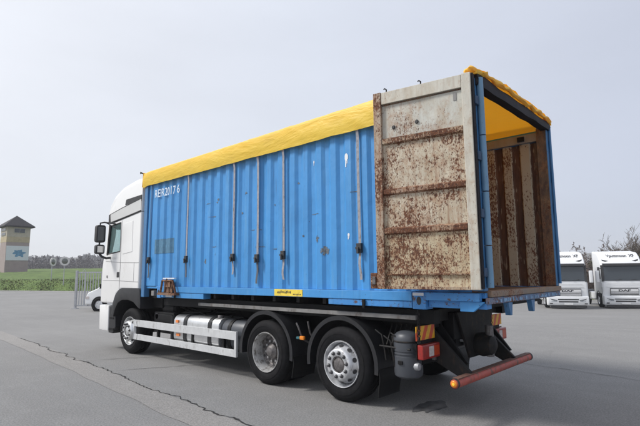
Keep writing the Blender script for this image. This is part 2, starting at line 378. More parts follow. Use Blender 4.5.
def lerp_line(pts, x):
    for (x0, y0), (x1, y1) in zip(pts, pts[1:]):
        if x0 <= x <= x1: return y0+(y1-y0)*(x-x0)/(x1-x0)
    return pts[-1][1] if x > pts[-1][0] else pts[0][1]
LA = [(-42, 1.15), (-14.75, -.5), (-10.1, -.74), (-6.05, -1.02), (-4.2, -1.17), (6, -1.85)]
sb = MB(); xs = [-42+i*.2 for i in range(241)]
for i, x in enumerate(xs):
    a = lerp_line(LA, x)+.02*noise.noise(Vector((x*1.3, 0, 0))); b = a-.44-.035*noise.noise(Vector((x*1.1, 7, 0)))
    sb.v += [(x, a, .004), (x, b, .004)]
    if i: sb.f.append((2*i-2, 2*i-1, 2*i+1, 2*i))
sb.build('worn_asphalt_strip', PATCH, kind='structure')
def crack(name, pts, w0, z=.008, wob=.05, gap=None):
    c = MB(); P_ = []
    for (x0, y0), (x1, y1) in zip(pts, pts[1:]):
        L = math.hypot(x1-x0, y1-y0); k = max(1, int(L/.05))
        for i in range(k):
            t = i/k; P_.append((x0+(x1-x0)*t, y0+(y1-y0)*t))
    for i, (x, y) in enumerate(P_):
        q = Vector((x*2.1, y*2.1, z*400)); j = noise.noise(q)*wob*1.3+noise.noise(q*4.1)*wob*.7+noise.noise(q*13)*wob*.3
        ww = w0*(.45+.8*abs(noise.noise(q*3+Vector((9, 0, 0))))*2)*(min(1, i/8, (len(P_)-1-i)/8)+.1)
        dx = P_[min(i+1, len(P_)-1)][0]-P_[max(0, i-1)][0]; dy = P_[min(i+1, len(P_)-1)][1]-P_[max(0, i-1)][1]; l = math.hypot(dx, dy) or 1
        nx, ny = -dy/l, dx/l
        c.v += [(x+nx*(j+ww), y+ny*(j+ww), z), (x+nx*(j-ww), y+ny*(j-ww), z)]
        if i: c.f.append((2*i-2, 2*i-1, 2*i+1, 2*i))
    return c.build(name, CRACK, kind='structure')
crack('asphalt_crack', [(-12.5, -.62), (-10.1, -.76), (-7.63, -.92), (-6.05, -1.03), (-4.21, -1.16), (-1.5, -1.36), (1, -1.5)], .010, wob=.075)
crack('asphalt_crack', [(-7.5, -.88), (-7.25, -.4), (-7.02, -.05), (-6.6, .9), (-6.3, 2.2)], .008)
crack('asphalt_crack', [(-6.17, -.99), (-5.95, -.6), (-5.78, -.3), (-5.3, .7)], .008)
crack('asphalt_crack', [(-2.2, 4.6), (-1.41, 4.11), (-.2, 3.97), (.61, 3.81), (3.2, 3.5)], .006, wob=.03)
crack('asphalt_crack', [(-30, -2.2), (-16, -2.3), (-11.3, -2.0), (-9.2, -2.05)], .008, wob=.06)
# oil stain behind the bumper
om = MB(); ctr = Vector((-1.02, .62)); m_ = 40
om.v = [(ctr.x, ctr.y, .005)]+[(ctr.x+math.cos(a)*(.15+.07*noise.noise(Vector((math.cos(a)*2, math.sin(a)*2, 3)))), ctr.y+math.sin(a)*(.30+.12*noise.noise(Vector((math.cos(a)*2, math.sin(a)*2, 0)))), .005) for a in [2*math.pi*i/m_ for i in range(m_)]]
om.f = [(0, i+1, (i+1) % m_+1) for i in range(m_)]
om.build('oil_stain', OIL, kind='structure')

# grass bank along the far left edge of the yard
gb = MB(); nu, nd = 90, 26
us = [-260+i*4.6 for i in range(nu)]
for i, u in enumerate(us):
    d0 = 57-5*(u/75.0) if u < 75 else 52
    d0 = min(d0, 66)
    for j in range(nd):
        t = j/(nd-1); s = t**1.5*60
        q = CAMP+Fv*0; d = d0+s
        p = Vector((CAMP.x, CAMP.y, 0))+Fh*(d*.9915)+Rh*(d*(u-320)/472.7)
        z = -.05+1.25*sstep(s/4.0)+1.25*sstep((s-2)/22)+1.0*sstep((s-20)/40)
        z += .10*noise.noise(p*.35)+.05*noise.noise(p*1.1)
        gb.v.append((p.x, p.y, z if j else -.1))
        if i and j: a = (i-1)*nd+j-1; gb.f.append((a, a+nd, a+nd+1, a+1))
g = gb.build('grass_bank', GRASS, smooth=True, kind='structure')
# rough weeds along the foot of the bank
wd = MB(); rnd = random.Random(3)
for k in range(6000):
    u = rnd.uniform(-60, 135); d0 = 57-5*(u/75.0) if u < 75 else 52
    s = abs(rnd.gauss(0, 1))*2.1+.1
    d = d0+s; p = Vector((CAMP.x, CAMP.y, 0))+Fh*(d*.9915)+Rh*(d*(u-320)/472.7)
    z = -.05+1.25*sstep(s/4.0)+1.25*sstep((s-2)/22)-.05; h = rnd.uniform(.06, .22); a = rnd.uniform(0, 6.28); w_ = rnd.uniform(.03, .09)
    dx, dy = math.cos(a)*w_, math.sin(a)*w_; lx, ly = rnd.uniform(-.12, .12), rnd.uniform(-.12, .12)
    wd.add([(p.x-dx, p.y-dy, z), (p.x+dx, p.y+dy, z), (p.x+lx, p.y+ly, z+h)], [(0, 1, 2)])
wd.build('rough_grass', ROUGHG, kind='stuff')
# pale edge of the yard
kb = MB()
for i, u in enumerate([-220+i*12 for i in range(30)]):
    d = 57-5*(u/75.0) if u < 75 else 52
    d = min(d, 66)-.35
    p = Vector((CAMP.x, CAMP.y, 0))+Fh*(d*.9915)+Rh*(d*(u-320)/472.7)
    q = p-Fh*1.0
    kb.v += [(q.x, q.y, -.05), (q.x, q.y, .03), (p.x, p.y, .06), (p.x, p.y, -.05)]
    if i:
        b = 4*i
        for k in range(3): kb.f.append((b-4+k, b-3+k, b+1+k, b+k))
kb.build('yard_edge_kerb', simple('pale_concrete', (.27, .265, .26), .9, var=.1, vs=1), kind='structure')

# misty hills: two ridges behind the bank, running right round to the right side
def ridge(name, d, z_of, u0, u1, depth, mat):
    r = MB(); k = 110; m = 12
    for i in range(k):
        u = u0+(u1-u0)*i/(k-1); H = z_of(u)
        for j in range(m):
            t = j/(m-1); dd = d+t*depth
            p = Vector((CAMP.x, CAMP.y, 0))+Fh*(dd*.9915)+Rh*(dd*(u-320)/472.7)
            z = -2+(H+2)*math.sin(min(1, t*1.25)*math.pi/2)+.35*noise.noise(p*.07)*t
            r.v.append((p.x, p.y, z))
            if i and j: a = (i-1)*m+j-1; r.f.append((a, a+m, a+m+1, a+1))
    return r.build(name, mat, smooth=True, kind='structure')
def zpx(v, d): return 1.584+(275.5-v)/472.7*d
def far_top(u): return zpx(257.5-2.5*noise.noise(Vector((u*.020, 1.5, 0)))-1.0*noise.noise(Vector((u*.09, 2, 0)))+(0 if u < 60 else -.02*min(u-60, 60)), 430)
ridge('far_hill', 330, far_top, -420, 1150, 100, HILLM)
def mid_top(u): return zpx(269-1.0*noise.noise(Vector((u*.05, 5, 0))), 215)
ridge('near_hill', 165, mid_top, -420, 1150, 50, HILLM)
# bare winter wood on the ridges, one mass each
def wood_mass(name, u0, u1, d0, d1, count, hgt, base, mat, seed, nq=34, w=(.25, .7)):
    rnd = random.Random(seed); m = MB()
    for k in range(count):
        u = rnd.uniform(u0, u1); d = rnd.uniform(d0, d1)
        p = Vector((CAMP.x, CAMP.y, 0))+Fh*(d*.9915)+Rh*(d*(u-320)/472.7)
        zb = base(u, d); h = hgt*rnd.uniform(.6, 1.1)*(1+.35*noise.noise(Vector((u*.06, d*.02, seed))))
        # trunk and a loose bunch of twigs
        m.add([(p.x-.06*hgt/5, p.y, zb-.5), (p.x+.06*hgt/5, p.y, zb-.5), (p.x, p.y, zb+h)], [(0, 1, 2)])
        for q in range(nq):
            a = rnd.uniform(0, 6.28); t = rnd.uniform(.18, .95); rr = h*.27*math.sin(min(1, t*1.15)*math.pi)**.7*rnd.uniform(.3, 1)
            c = Vector((p.x+math.cos(a)*rr, p.y+math.sin(a)*rr, zb+h*t)); ww = h*rnd.uniform(*w)*.13
            e1 = Vector((rnd.gauss(0, 1), rnd.gauss(0, 1), rnd.gauss(0, 1))).normalized()*ww; e2 = Vector((rnd.gauss(0, 1), rnd.gauss(0, 1), rnd.gauss(0, 1)+.6)).normalized()*ww*2.4
            m.add([c-e1, c+e1, c+e2], [(0, 1, 2)])
    return m.build(name, mat, kind='stuff')
wood_mass('far_wood', -60, 140, 360, 430, 1100, 6, lambda u, d: far_top(u)-6, TWIGF, 1, 30, (.4, .9))
wood_mass('misty_wood', -60, 150, 160, 205, 800, 6.6, lambda u, d: 1.2, TWIGF, 2, 70, (.13, .35))
wood_mass('far_hedgerow', 500, 760, 80, 95, 420, 6.6, lambda u, d: -1.0, TWIG, 4, 130, (.05, .15))

# hedge of bare shrubs behind the parked trucks, with a bare tree and leafier bushes as things of their own
def g_at(u, d):
    p = Vector((CAMP.x, CAMP.y, 0))+Fh*(d*.9915)+Rh*(d*(u-320)/472.7); p.z = ground_z(p.x, p.y); return p
bk = MB()
for i in range(40):
    u = 430+i*16
    for j, (dd, z) in enumerate(((43, 0), (43.6, .7), (45.5, 1.0), (60, 1.6))):
        p = g_at(u, dd); bk.v.append((p.x, p.y, p.z-.1*(j == 0)+z+(.12*noise.noise(p*.6) if j else 0)))
        if i and j: a = (i-1)*4+j-1; bk.f.append((a, a+4, a+5, a+1))
bk.build('verge_bank', ROUGHG, smooth=True, kind='structure')
hd = MB(); rnd = random.Random(11)
for k in range(5200):
    u = rnd.uniform(440, 800); d = rnd.uniform(43.6, 47); p = g_at(u, d); zb = p.z+.7
    top = 3.2+.5*noise.noise(Vector((u*.03, 3, 0)))+.3*noise.noise(Vector((u*.15, 3, 0)))
    a = Vector((rnd.gauss(0, .22), rnd.gauss(0, .22), 1)).normalized(); L = rnd.uniform(.5, top); q = Vector((p.x, p.y, zb))
    wv = Rh*rnd.uniform(.012, .035); mid = q+a*L*.6+Vector((rnd.gauss(0, .08), rnd.gauss(0, .08), 0)); e = mid+Vector((rnd.gauss(0, .25), rnd.gauss(0, .25), L*.4))
    hd.add([q-wv, q+wv, mid+wv*.7, mid-wv*.7, e], [(0, 1, 2, 3), (3, 2, 4)])
    for z_ in range(3):
        c = q+(e-q)*rnd.uniform(.1, 1)+Vector((rnd.gauss(0, .12), rnd.gauss(0, .12), rnd.gauss(0, .1)))
        e1 = Vector((rnd.gauss(0, 1), rnd.gauss(0, 1), rnd.gauss(0, 1))).normalized()*.10; e2 = Vector((rnd.gauss(0, 1), rnd.gauss(0, 1), rnd.gauss(0, 1))).normalized()*.16
        hd.add([c-e1, c+e1, c+e2], [(0, 1, 2)])
hd.build('shrub_belt', TWIG, kind='stuff')

def bare_tree(u, d, H, label, seed, spread=.5, group='bare trees behind the parked trucks'):
    rnd = random.Random(seed); p0 = g_at(u, d)+Vector((0, 0, .5))
    t = thing('bare_tree', p0, label, 'tree', group)
    trunk = MB(); crown = MB()
    def grow(p, dr, L, r, lv):
        k = 4; path = [p]; rr = [r]; q = p; dd = dr.copy()
        for i in range(k):
            dd = (dd+Vector((rnd.gauss(0, .13), rnd.gauss(0, .13), rnd.gauss(0, .06)+.05))).normalized(); q = q+dd*L/k; path.append(q); rr.append(r*(1-.6*(i+1)/k))
        (trunk if lv == 0 else crown).tube(path, [max(.011, x) for x in rr], 5 if lv < 2 else 3, False)
        if lv >= 5: return
        for i in range(4 if lv < 2 else 3):
            j = rnd.randint(1, k); a = rnd.uniform(0, 6.28); b = path[j]; dv = (path[j]-path[j-1]).normalized()
            side = Vector((math.cos(a), math.sin(a), 0)); nd = (dv*(1-spread*.6)+side*spread*rnd.uniform(.6, 1.3)+Vector((0, 0, .25))).normalized()
            grow(b, nd, L*rnd.uniform(.55, .78), rr[j]*.7, lv+1)
    for s in range(rnd.randint(3, 4)):
        a = rnd.uniform(0, 6.28); grow(p0.copy(), Vector((math.cos(a)*.28, math.sin(a)*.28, 1)).normalized(), H*.38, .085, 0)
    trunk.build('trunk', BARK, t); crown.build('crown', BARK, t)
    return t
bare_tree(622, 47, 7.0, 'bare spreading tree rising behind the right-hand parked truck cab', 5, .62)
bare_tree(604, 49, 5.4, 'low bare tree just left of the tallest bare tree behind the trucks', 8, .6)
bare_tree(648, 50, 6.4, 'bare tree at the right edge of the view behind the trucks', 9, .6)
def bush(u, d, H, Wd, label, seed):
    rnd = random.Random(seed); p0 = g_at(u, d)+Vector((0, 0, .6)); t = thing('leafy_bush', p0, label, 'bush', 'dull evergreen bushes behind the parked trucks')
    st = MB(); fo = MB()
    for k in range(9):
        a = rnd.uniform(0, 6.28); e = p0+Vector((math.cos(a)*Wd*.5, math.sin(a)*Wd*.5, H*.75)); st.tube([p0, (p0+e)/2+Vector((0, 0, .2)), e], [.05, .03, .01], 4, False)
    for k in range(2600):
        a = rnd.uniform(0, 6.28); tt = rnd.random(); r = Wd*math.sqrt(rnd.random())*math.sin(max(.12, min(1, tt*1.05))*math.pi)**.5
        c = p0+Vector((math.cos(a)*r, math.sin(a)*r, H*tt)); 
        if noise.noise(c*1.2+Vector((seed, 0, 0))) < -.12: continue
        e1 = Vector((rnd.gauss(0, 1), rnd.gauss(0, 1), rnd.gauss(0, 1))).normalized()*.07; e2 = Vector((rnd.gauss(0, 1), rnd.gauss(0, 1), rnd.gauss(0, 1))).normalized()*.12
        fo.add([c-e1, c+e2, c+e1, c-e2*.6], [(0, 1, 2, 3)])
    st.build('stem', BARK, t); fo.build('foliage', IVY, t); return t
bush(634, 46, 3.9, 2.0, 'dull green bush showing right of the right-hand parked truck', 1)
bush(612, 47, 3.6, 1.9, 'dull green bush just above the roof of the right-hand truck', 2)
bush(592, 48, 3.2, 1.4, 'low dull bush between the two parked truck cabs', 3)

# ------------------------------------------------------------------ tower building on the left
def tower():
    d = 78; c = at(12.8, 271, d); c.z = 2.2
    root = thing('tower_building', (c.x, c.y, c.z), 'square tower building with a dark pyramid roof and blue poster on the bank', 'building')
    # local frame: main face looks at the camera, the next face turns away to the left
    s = 1.66; H = 7.75
    fx = Rh.copy(); fy = Fh.copy()
    def L(a, b, z): return (a, b, z)
    def mk(mb, name, mat, parent=root, **k):
        o = mb.build(name, mat, None, **k); o.parent = parent; o.location = (0, 0, 0); return o
    mk(MB().box(-s, s, -s, s, -1.5, 5.05), 'wall', PLAST)
    mk(MB().box(-s-.02, s+.02, -s-.02, s+.02, 5.055, 5.95), 'ochre_cladding', OCHRE)
    mk(MB().box(-s-.02, s+.02, -s-.02, s+.02, 5.954, H), 'beige_cladding', BEIGE)
    r = MB(); e = s+.55; 
    r.add([(-e, -e, H-.02), (e, -e, H-.02), (e, e, H-.02), (-e, e, H-.02), (0, 0, H+1.85), (-e, -e, H-.2), (e, -e, H-.2), (e, e, H-.2), (-e, e, H-.2)],
          [(0, 1, 4), (1, 2, 4), (2, 3, 4), (3, 0, 4), (0, 5, 6, 1), (1, 6, 7, 2), (2, 7, 8, 3), (3, 8, 5, 0), (5, 8, 7, 6)])
    mk(r, 'roof', ROOFT)
    wn = MB(); wn.box(-.75, .95, -s-.09, -s-.021, 6.55, 7.35)
    f = mk(wn, 'window', WINF); mk(MB().box(-.66, .09, -s-.11, -s-.095, 6.62, 7.28), 'pane', TGLASS, f); mk(MB().box(.13, .86, -s-.11, -s-.095, 6.62, 7.28), 'pane', TGLASS, f)
    for z0 in (6.15, 6.9):
        w2 = mk(MB().box(-s-.09, -s-.021, -1.2, 1.1, z0, z0+.5), 'window', WINF); mk(MB().box(-s-.11, -s-.095, -1.1, 1.0, z0+.06, z0+.44), 'pane', TGLASS, w2)
    po = mk(MB().box(-s+.05, s-.03, -s-.06, -s-.004, 2.1, 4.45), 'poster', BOARDW)
    bl = MB(); k = 46; pts = []
    for i in range(k):
        a = 2*math.pi*i/k; r_ = .66+.33*noise.noise(Vector((math.cos(a)*1.9, math.sin(a)*1.9, 4)))+.10*math.sin(6*a+.6)+.12*noise.noise(Vector((a*5, 0, 0)))
        pts.append((.18+math.cos(a)*r_*1.25, 3.28+math.sin(a)*r_*.9))
    n_ = len(pts); bl.add([(.18, -s-.066, 3.28)]+[(a, -s-.066, b) for a, b in pts], [(0, 1+i, 1+(i+1) % n_) for i in range(n_)])
    mk(bl, 'printed_shape', BLUEP, po)
    mk(MB().box(-s-.05, -s-.01, .2, 1.1, -1.5, .5), 'door', WINF)
    root.rotation_euler = (0, 0, yaw+R_(48))
    return root
tower()

# ------------------------------------------------------------------ traffic mirrors
def tmirror(u, d, turn, label, r=.42):
    p = at(u, 289, d); p.z = .2
    root = thing('traffic_mirror', p, label, 'traffic mirror', 'round traffic mirrors on poles by the grass bank')
    def mk(mb, name, mat, **k): o = mb.build(name, mat, None, **k); o.parent = root; o.location = (0, 0, 0); return o
    hz = 3.15
    mk(MB().tube([(0, 0, -.3), (0, 0, hz+.2)], .045, 8), 'pole', GALV)
    mk(MB().lathe([(.001, .02), (r, .02), (r+.07, -.04), (r+.07, -.10), (r, -.115), (r*.76, -.10), (.001, -.08)], (0, -.06, hz), 'y', 28, closed=False), 'rim', MIRROR_F, smooth=True)
    mk(MB().lathe([(.001, -.16), (r*.4, -.15), (r*.66, -.125), (r*.74, -.09)], (0, -.06, hz), 'y', 28, closed=False), 'mirror_glass', MGLASS2, smooth=True)
    mk(MB().box(-.06, .06, -.05, .05, hz-.1, hz+.1), 'bracket', GALV)
    root.rotation_euler = (0, 0, turn)
MGLASS2 = glass('darkened_mirror_glass', (.16, .17, .15), .12); MGLASS2.node_tree.nodes['Principled BSDF'].inputs['Metallic'].default_value = .6
tmirror(50.5, 56, yaw+R_(80), 'round traffic mirror turned half sideways, left one of the pair', .44)
tmirror(63, 53.5, yaw+R_(34), 'round traffic mirror facing the yard, nearer the grey gate', .44)

# ------------------------------------------------------------------ grey gate and the van behind the cab
def gate():
    p = g_at(80.5, 24.2); p.z = 0
    root = thing('steel_gate', p, 'grey steel bar gate standing in the yard behind the cab mirror', 'gate')
    def mk(mb, name, mat, **k): o = mb.build(name, mat, None, **k); o.parent = root; o.location = (0, 0, 0); return o
    L_ = 2.3; H = 1.86
    mk(MB().box(-.05, .05, -.05, .05, 0, H+.03), 'gate_post', GALV, bevel=.008); mk(MB().box(L_, L_+.1, -.05, .05, 0, H+.03), 'gate_post', GALV, bevel=.008)
    mk(MB().box(.055, L_-.005, -.025, .025, H-.10, H-.03), 'top_rail', GALV); mk(MB().box(.055, L_-.005, -.025, .025, .12, .19), 'bottom_rail', GALV)
    me = None
    for i in range(16):
        x = .17+i*.138; b = MB().box(-.017, .017, -.014, .014, .195, H-.105)
        if i == 2: b = MB().box(-.04, .04, -.02, .02, .195, H-.105)
        o = mk(b, 'bar', GALV); o.location = (x, 0, 0)
        if i != 2:
            if me is None: me = o.data
            else: o.data = me
    mk(MB().tube([(.3, 0, H-.02), (.36, 0, H+.10), (.46, 0, H-.02)], .012, 5), 'lug', GALV)
    mk(MB().tube([(.6, -.04, .16), (L_-.2, -.05, H-.35)], .022, 6), 'brace', GALV)
    mk(MB().box(-.12, .12, -.12, .12, 0, .03), 'foot_plate', GALV)
    root.rotation_euler = (0, 0, yaw-R_(3))
gate()
def van():
    # white van seen side on, most of it hidden behind the truck
    p = g_at(89.5, 22.3); p.z = 0
    root = thing('parked_van', p, 'white van with its nose showing past the truck cab', 'van')
    def mk(mb, name, mat, parent=root, **k): o = mb.build(name, mat, None, **k); o.parent = parent; o.location = (0, 0, 0); return o
    prof = [(.02, .30), (0, .58), (.12, .84), (.62, 1.06), (1.25, 1.72), (1.5, 1.84), (3.9, 1.88), (3.98, 1.2), (3.98, .35)]
    mk(MB().prism(prof, 0, 1.75, 'y'), 'body', WHITE2, bevel=.06, seg=3, smooth=True)
    mk(MB().prism([(.98, 1.15), (1.42, 1.62), (2.0, 1.66), (2.0, 1.12)], -.012, -.002, 'y'), 'side_window', DGLASS)
    mk(MB().add([(.70, .12, 1.17), (1.22, .12, 1.715), (1.22, 1.63, 1.715), (.70, 1.63, 1.17)], [(0, 1, 2, 3)]), 'windscreen', DGLASS)
    mk(MB().tube([(.9, -.02, 1.05), (.9, -.18, 1.1)], .02, 6).box(.86, .94, -.28, -.12, 1.04, 1.24), 'wing_mirror', BLACKP)
    mk(MB().prism([(-.012, .34), (-.022, .42), (.1, .5), (.1, .34)], .25, 1.45, 'y'), 'grille', BLACKP)
    mk(MB().box(.04, .2, -.012, .12, .56, .68), 'headlight', WLENS)
    for x in (.72, 3.1):
        mk(MB().lathe([(.001, -.03), (.37, -.03), (.37, .02), (.001, .02)], (x, 0, .31), 'y', 24, closed=False), 'wheel_arch', BLACKP)
        w_ = mk(MB().lathe([(.18, -.05), (.27, -.055), (.305, -.03), (.305, .14), (.18, .14)], (x, 0, .305), 'y', 24), 'wheel', RUBBER, smooth=True)
        mk(MB().lathe([(.001, -.04), (.05, -.045), (.17, -.03), (.185, -.052), (.185, .0)], (x, 0, .305), 'y', 20, closed=False), 'rim', RIMS, w_, smooth=True)
    for x in (.72, 3.1):
        w_ = mk(MB().lathe([(.18, .05), (.27, .055), (.305, .03), (.305, -.14), (.18, -.14)], (x, 1.68, .305), 'y', 24), 'wheel', RUBBER, smooth=True)
    root.rotation_euler = (0, 0, yaw-R_(6))
van()

# ------------------------------------------------------------------ parked white tractor units on the right
HEADL = simple('headlamp_glass', (.30, .32, .34), .15, .3, .3, 20)
LSEAM2 = simple('panel_gap_grey', (.33, .33, .34), .7, var=.1)
def white_truck(label):
    root = thing('parked_truck', (0, 0, 0), label, 'truck', 'white tractor units parked in the background')
    def b(mb, name, mat, parent=root, **k): return mb.build(name, mat, parent, **k)
    hw = 1.25
    # cab: side profile (y forward = -Y), extruded over the width
    prof = [(-.02, .6), (-.10, 1.30), (-.06, 1.75), (.08, 2.90), (.18, 3.05), (.50, 3.45), (.95, 3.74), (2.25, 3.90), (2.25, .95), (.4, .95), (.4, .6)]
    body = b(MB().prism(prof, -hw+.02, hw-.02, 'x'), 'cab', WHITE2, bevel=.10, seg=3, smooth=True)
    b(MB().prism([(-.085, 1.86), (-.07, 1.83), (.062, 2.82), (.03, 2.84)], -1.10, 1.10, 'x'), 'windscreen', DGLASS)
    for x_ in (-.5, .35): b(MB().tube([(x_, -.10, 1.86), (x_+.42, -.085, 1.95)], .012, 5), 'wiper', SEAM)
    b(MB().prism([(-.06, 2.84), (-.16, 2.82), (-.14, 2.95), (.10, 3.0)], -1.14, 1.14, 'x'), 'sun_visor', SEAM)
    for sx in (-1, 1):
        b(MB().prism([(-.115, 1.8), (.05, 1.78), (.19, 2.86), (.03, 2.88)], *sorted((sx*1.115, sx*1.235)), 'x'), 'pillar', SEAM)
        b(MB().prism([(.3, 1.95), (1.0, 1.95), (1.0, 2.75), (.38, 2.75)], *sorted((sx*1.228, sx*1.24)), 'x'), 'side_window', DGLASS)
        b(MB().box(*sorted((sx*1.38, sx*1.60)), -.10, .12, 1.72, 2.52), 'mirror', WHITE2, bevel=.06, seg=3, smooth=True)
        b(MB().tube([(sx*1.2, .05, 2.68), (sx*1.42, 0, 2.62), (sx*1.48, 0, 2.5)], .03, 6), 'mirror_arm', SEAM)
        b(MB().add([(sx*.66, -.275, .60), (sx*1.02, -.272, .66), (sx*1.21, -.20, .80), (sx*1.21, -.20, .62), (sx*1.0, -.275, .50), (sx*.70, -.278, .50)], [tuple(range(6))]), 'headlight', HEADL)
        b(MB().add([(sx*.66, -.276, .60), (sx*1.02, -.273, .66), (sx*1.02, -.276, .63), (sx*.66, -.279, .57)], [tuple(range(4))]), 'headlight_brow', SEAM)
        b(MB().box(*sorted((sx*.95, sx*1.12)), -.275, -.25, .33, .40), 'fog_lamp', SEAM, bevel=.01)
        b(MB().add([(sx*.70, .255, 3.16), (sx*1.04, .205, 3.07), (sx*1.10, .345, 3.27)], [(0, 1, 2)]), 'roof_lamp', SEAM)
        b(MB().box(*sorted((sx*1.13, sx*1.255)), -.04, .22, .62, 1.75), 'corner_panel', WHITE2, bevel=.05, seg=3, smooth=True)
        b(MB().box(*sorted((sx*1.256, sx*1.262)), -.02, .10, .95, 1.4), 'air_slot', LSEAM2)
        b(MB().box(*sorted((sx*1.12, sx*1.24)), 1.95, 3.2, .55, 1.0), 'side_skirt', WHITE2, bevel=.02)
    b(MB().prism([(-.18, .24), (-.26, .42), (-.24, .84), (0, .84), (.3, .84), (.3, .24)], -1.24, 1.24, 'x'), 'bumper', WHITE2, bevel=.06, seg=3, smooth=True)
    b(MB().box(-1.08, 1.08, -.20, -.1, .09, .235), 'lower_spoiler', SEAM)
    b(MB().box(-.26, .26, -.285, -.262, .30, .40), 'number_plate', PLATEW)
    b(MB().box(-.58, .58, -.268, -.24, .44, .53), 'lower_slot', SEAM); b(MB().box(-.62, .62, -.266, -.24, .60, .66), 'lower_slot', SEAM)
    gr = b(MB().prism([(-.16, .845), (-.16, 1.30), (-.10, 1.34), (.02, 1.34), (.02, .845)], -.82, .82, 'x'), 'grille', SEAM)
    for z in (.865, .955, 1.045): b(MB().box(-.80, .80, -.20, -.165, z, z+.038), 'slat', WHITE2, gr, bevel=.008)
    b(MB().box(-.80, .80, -.19, -.165, 1.125, 1.28), 'badge_panel', PLATEW, gr)
    b(MB().box(-1.02, 1.02, -.125, -.108, 1.40, 1.415), 'panel_line', LSEAM2)
    b(MB().box(-.95, .95, -.118, -.104, 1.62, 1.632), 'panel_line', LSEAM2)
    vs, fs = text_mesh('DAF', .2, .008, 1.9); lt = MB(); wx = max(v.x for v in vs)
    lt.add([(v.x-wx/2, -.195, 1.145+v.y*.8) for v in vs], fs); b(lt, 'badge_letters', DLETTER)
    vs, fs = text_mesh('Vputtmoon  XF', .25, .006, 1.05); lt = MB(); wx = max(v.x for v in vs)
    def roofy(z):
        pr = [(2.72, .06), (3.05, .18), (3.45, .50), (3.74, .95)]
        for (z0, y0), (z1, y1) in zip(pr, pr[1:]):
            if z0 <= z <= z1: return y0+(y1-y0)*(z-z0)/(z1-z0)
        return 1.0
    lt.add([(v.x-wx/2+.1, roofy(3.44+v.y)-.035, 3.44+v.y) for v in vs], fs); b(lt, 'roof_lettering', DLETTER)
    # tractor chassis, wheels
    b(MB().box(-.45, -.35, .3, 5.6, .7, 1.0).box(.35, .45, .3, 5.6, .7, 1.0).box(-.5, .5, 4.0, 5.0, 1.0, 1.15), 'frame', CHASSIS)
    for y, dual in ((1.15, 0), (4.8, 1)):
        for sx in (-1, 1):
            w_ = b(MB().lathe([(.28, 0), (.42, .0), (.48, .03), (.5, .08), (.5, .26), (.28, .28)] if sx < 0 else [(.28, 0), (.42, 0), (.48, -.03), (.5, -.08), (.5, -.26), (.28, -.28)], (sx*1.24, y, .5), 'x', 24), 'wheel', RUBBER, smooth=True)
            b(MB().lathe([(.001, -sx*.02), (.15, -sx*.01), (.2, -sx*.08), (.285, -sx*.005)], (sx*1.24, y, .5), 'x', 20, closed=False), 'rim', RIMS, w_, smooth=True)
            b(MB().lathe([(.56, 0), (.62, 0), (.62, -sx*.5), (.56, -sx*.5)], (sx*1.24, y, .52), 'x', 18, .1, math.pi-.1), 'mudguard', FENDER)
    b(MB().box(-1.2, -.6, 2.4, 3.9, .45, 1.0).box(.6, 1.2, 2.4, 3.9, .45, 1.0), 'fuel_tank', ALU, bevel=.06, smooth=True)
    return root
t1 = white_truck('white truck cab whose whole front shows, right of the open container')
def put(t, u, d, turn):
    p = g_at(u, d); t.location = (p.x, p.y, p.z); t.rotation_euler = (0, 0, turn)
view_az = math.atan2(295, 472.7)
put(t1, 616.5, 32.2, yaw-view_az+R_(15))
t2 = copy_tree(t1); t2['label'] = 'white truck cab partly hidden behind the right edge of the blue container'
put(t2, 561, 32.2, yaw-math.atan2(241, 472.7)+R_(10))

# ------------------------------------------------------------------ the container
LC = 7.16; WC = 2.44
box = thing('blue_container', (-3.58, 1.22, 1.15), 'long blue open-top container with its rusty rear door folded back, on the truck', 'container')
PER = .26; CD = .031
def prof_pts(x0, x1, phase=0.0):
    """(x, depth 0..1) fold points of the trapezoid corrugation"""
    pts = [(x1, 0), (x1-.10, 0)]; x = x1-.10-phase
    while x-.26 > x0+.05:
        pts += [(x-.050, 1), (x-.118, 1), (x-.168, 0), (x-.26, 0)]; x -= .26
    pts.append((x0, 0)); return pts
LP = prof_pts(-7.03, -.16)
def wall_depth(x):
    for (xa, a), (xb, b_) in zip(LP, LP[1:]):
        if xb <= x <= xa: return a+(b_-a)*((xa-x)/(xa-xb) if xa != xb else 0)
    return 0
def wall_dent(x, z): return .006*noise.noise(Vector((x*1.7, z*1.1, 0)))+.003*noise.noise(Vector((x*6, z*3, 5)))
def ywall(x, z=2): return .032+CD*wall_depth(x)+wall_dent(x, z)
def corr(name, pts, yfun, z0, z1, mat, nz_=14, ridge=False):
    m = MB(); rd = []
    for x, dp in pts:
        for j in range(nz_+1):
            z = z0+(z1-z0)*j/nz_; m.v.append((x, yfun(x, dp, z), z)); rd.append(dp)
    for i in range(len(pts)-1):
        for j in range(nz_): a = i*(nz_+1)+j; m.f.append((a, a+1, a+nz_+2, a+nz_+1))
    o = m.build(name, mat, box)
    if ridge:
        at_ = o.data.attributes.new('ridge', 'FLOAT', 'POINT')
        for i, v in enumerate(rd): at_.data[i].value = v
    return o
corr('side_wall', LP, lambda x, d, z: .032+CD*d+wall_dent(x, z), 1.392, 3.55, BLUE)
corr('inner_wall_lining', LP, lambda x, d, z: .038+CD*d+wall_dent(x, z), 1.392, 3.55, INNER, 6)
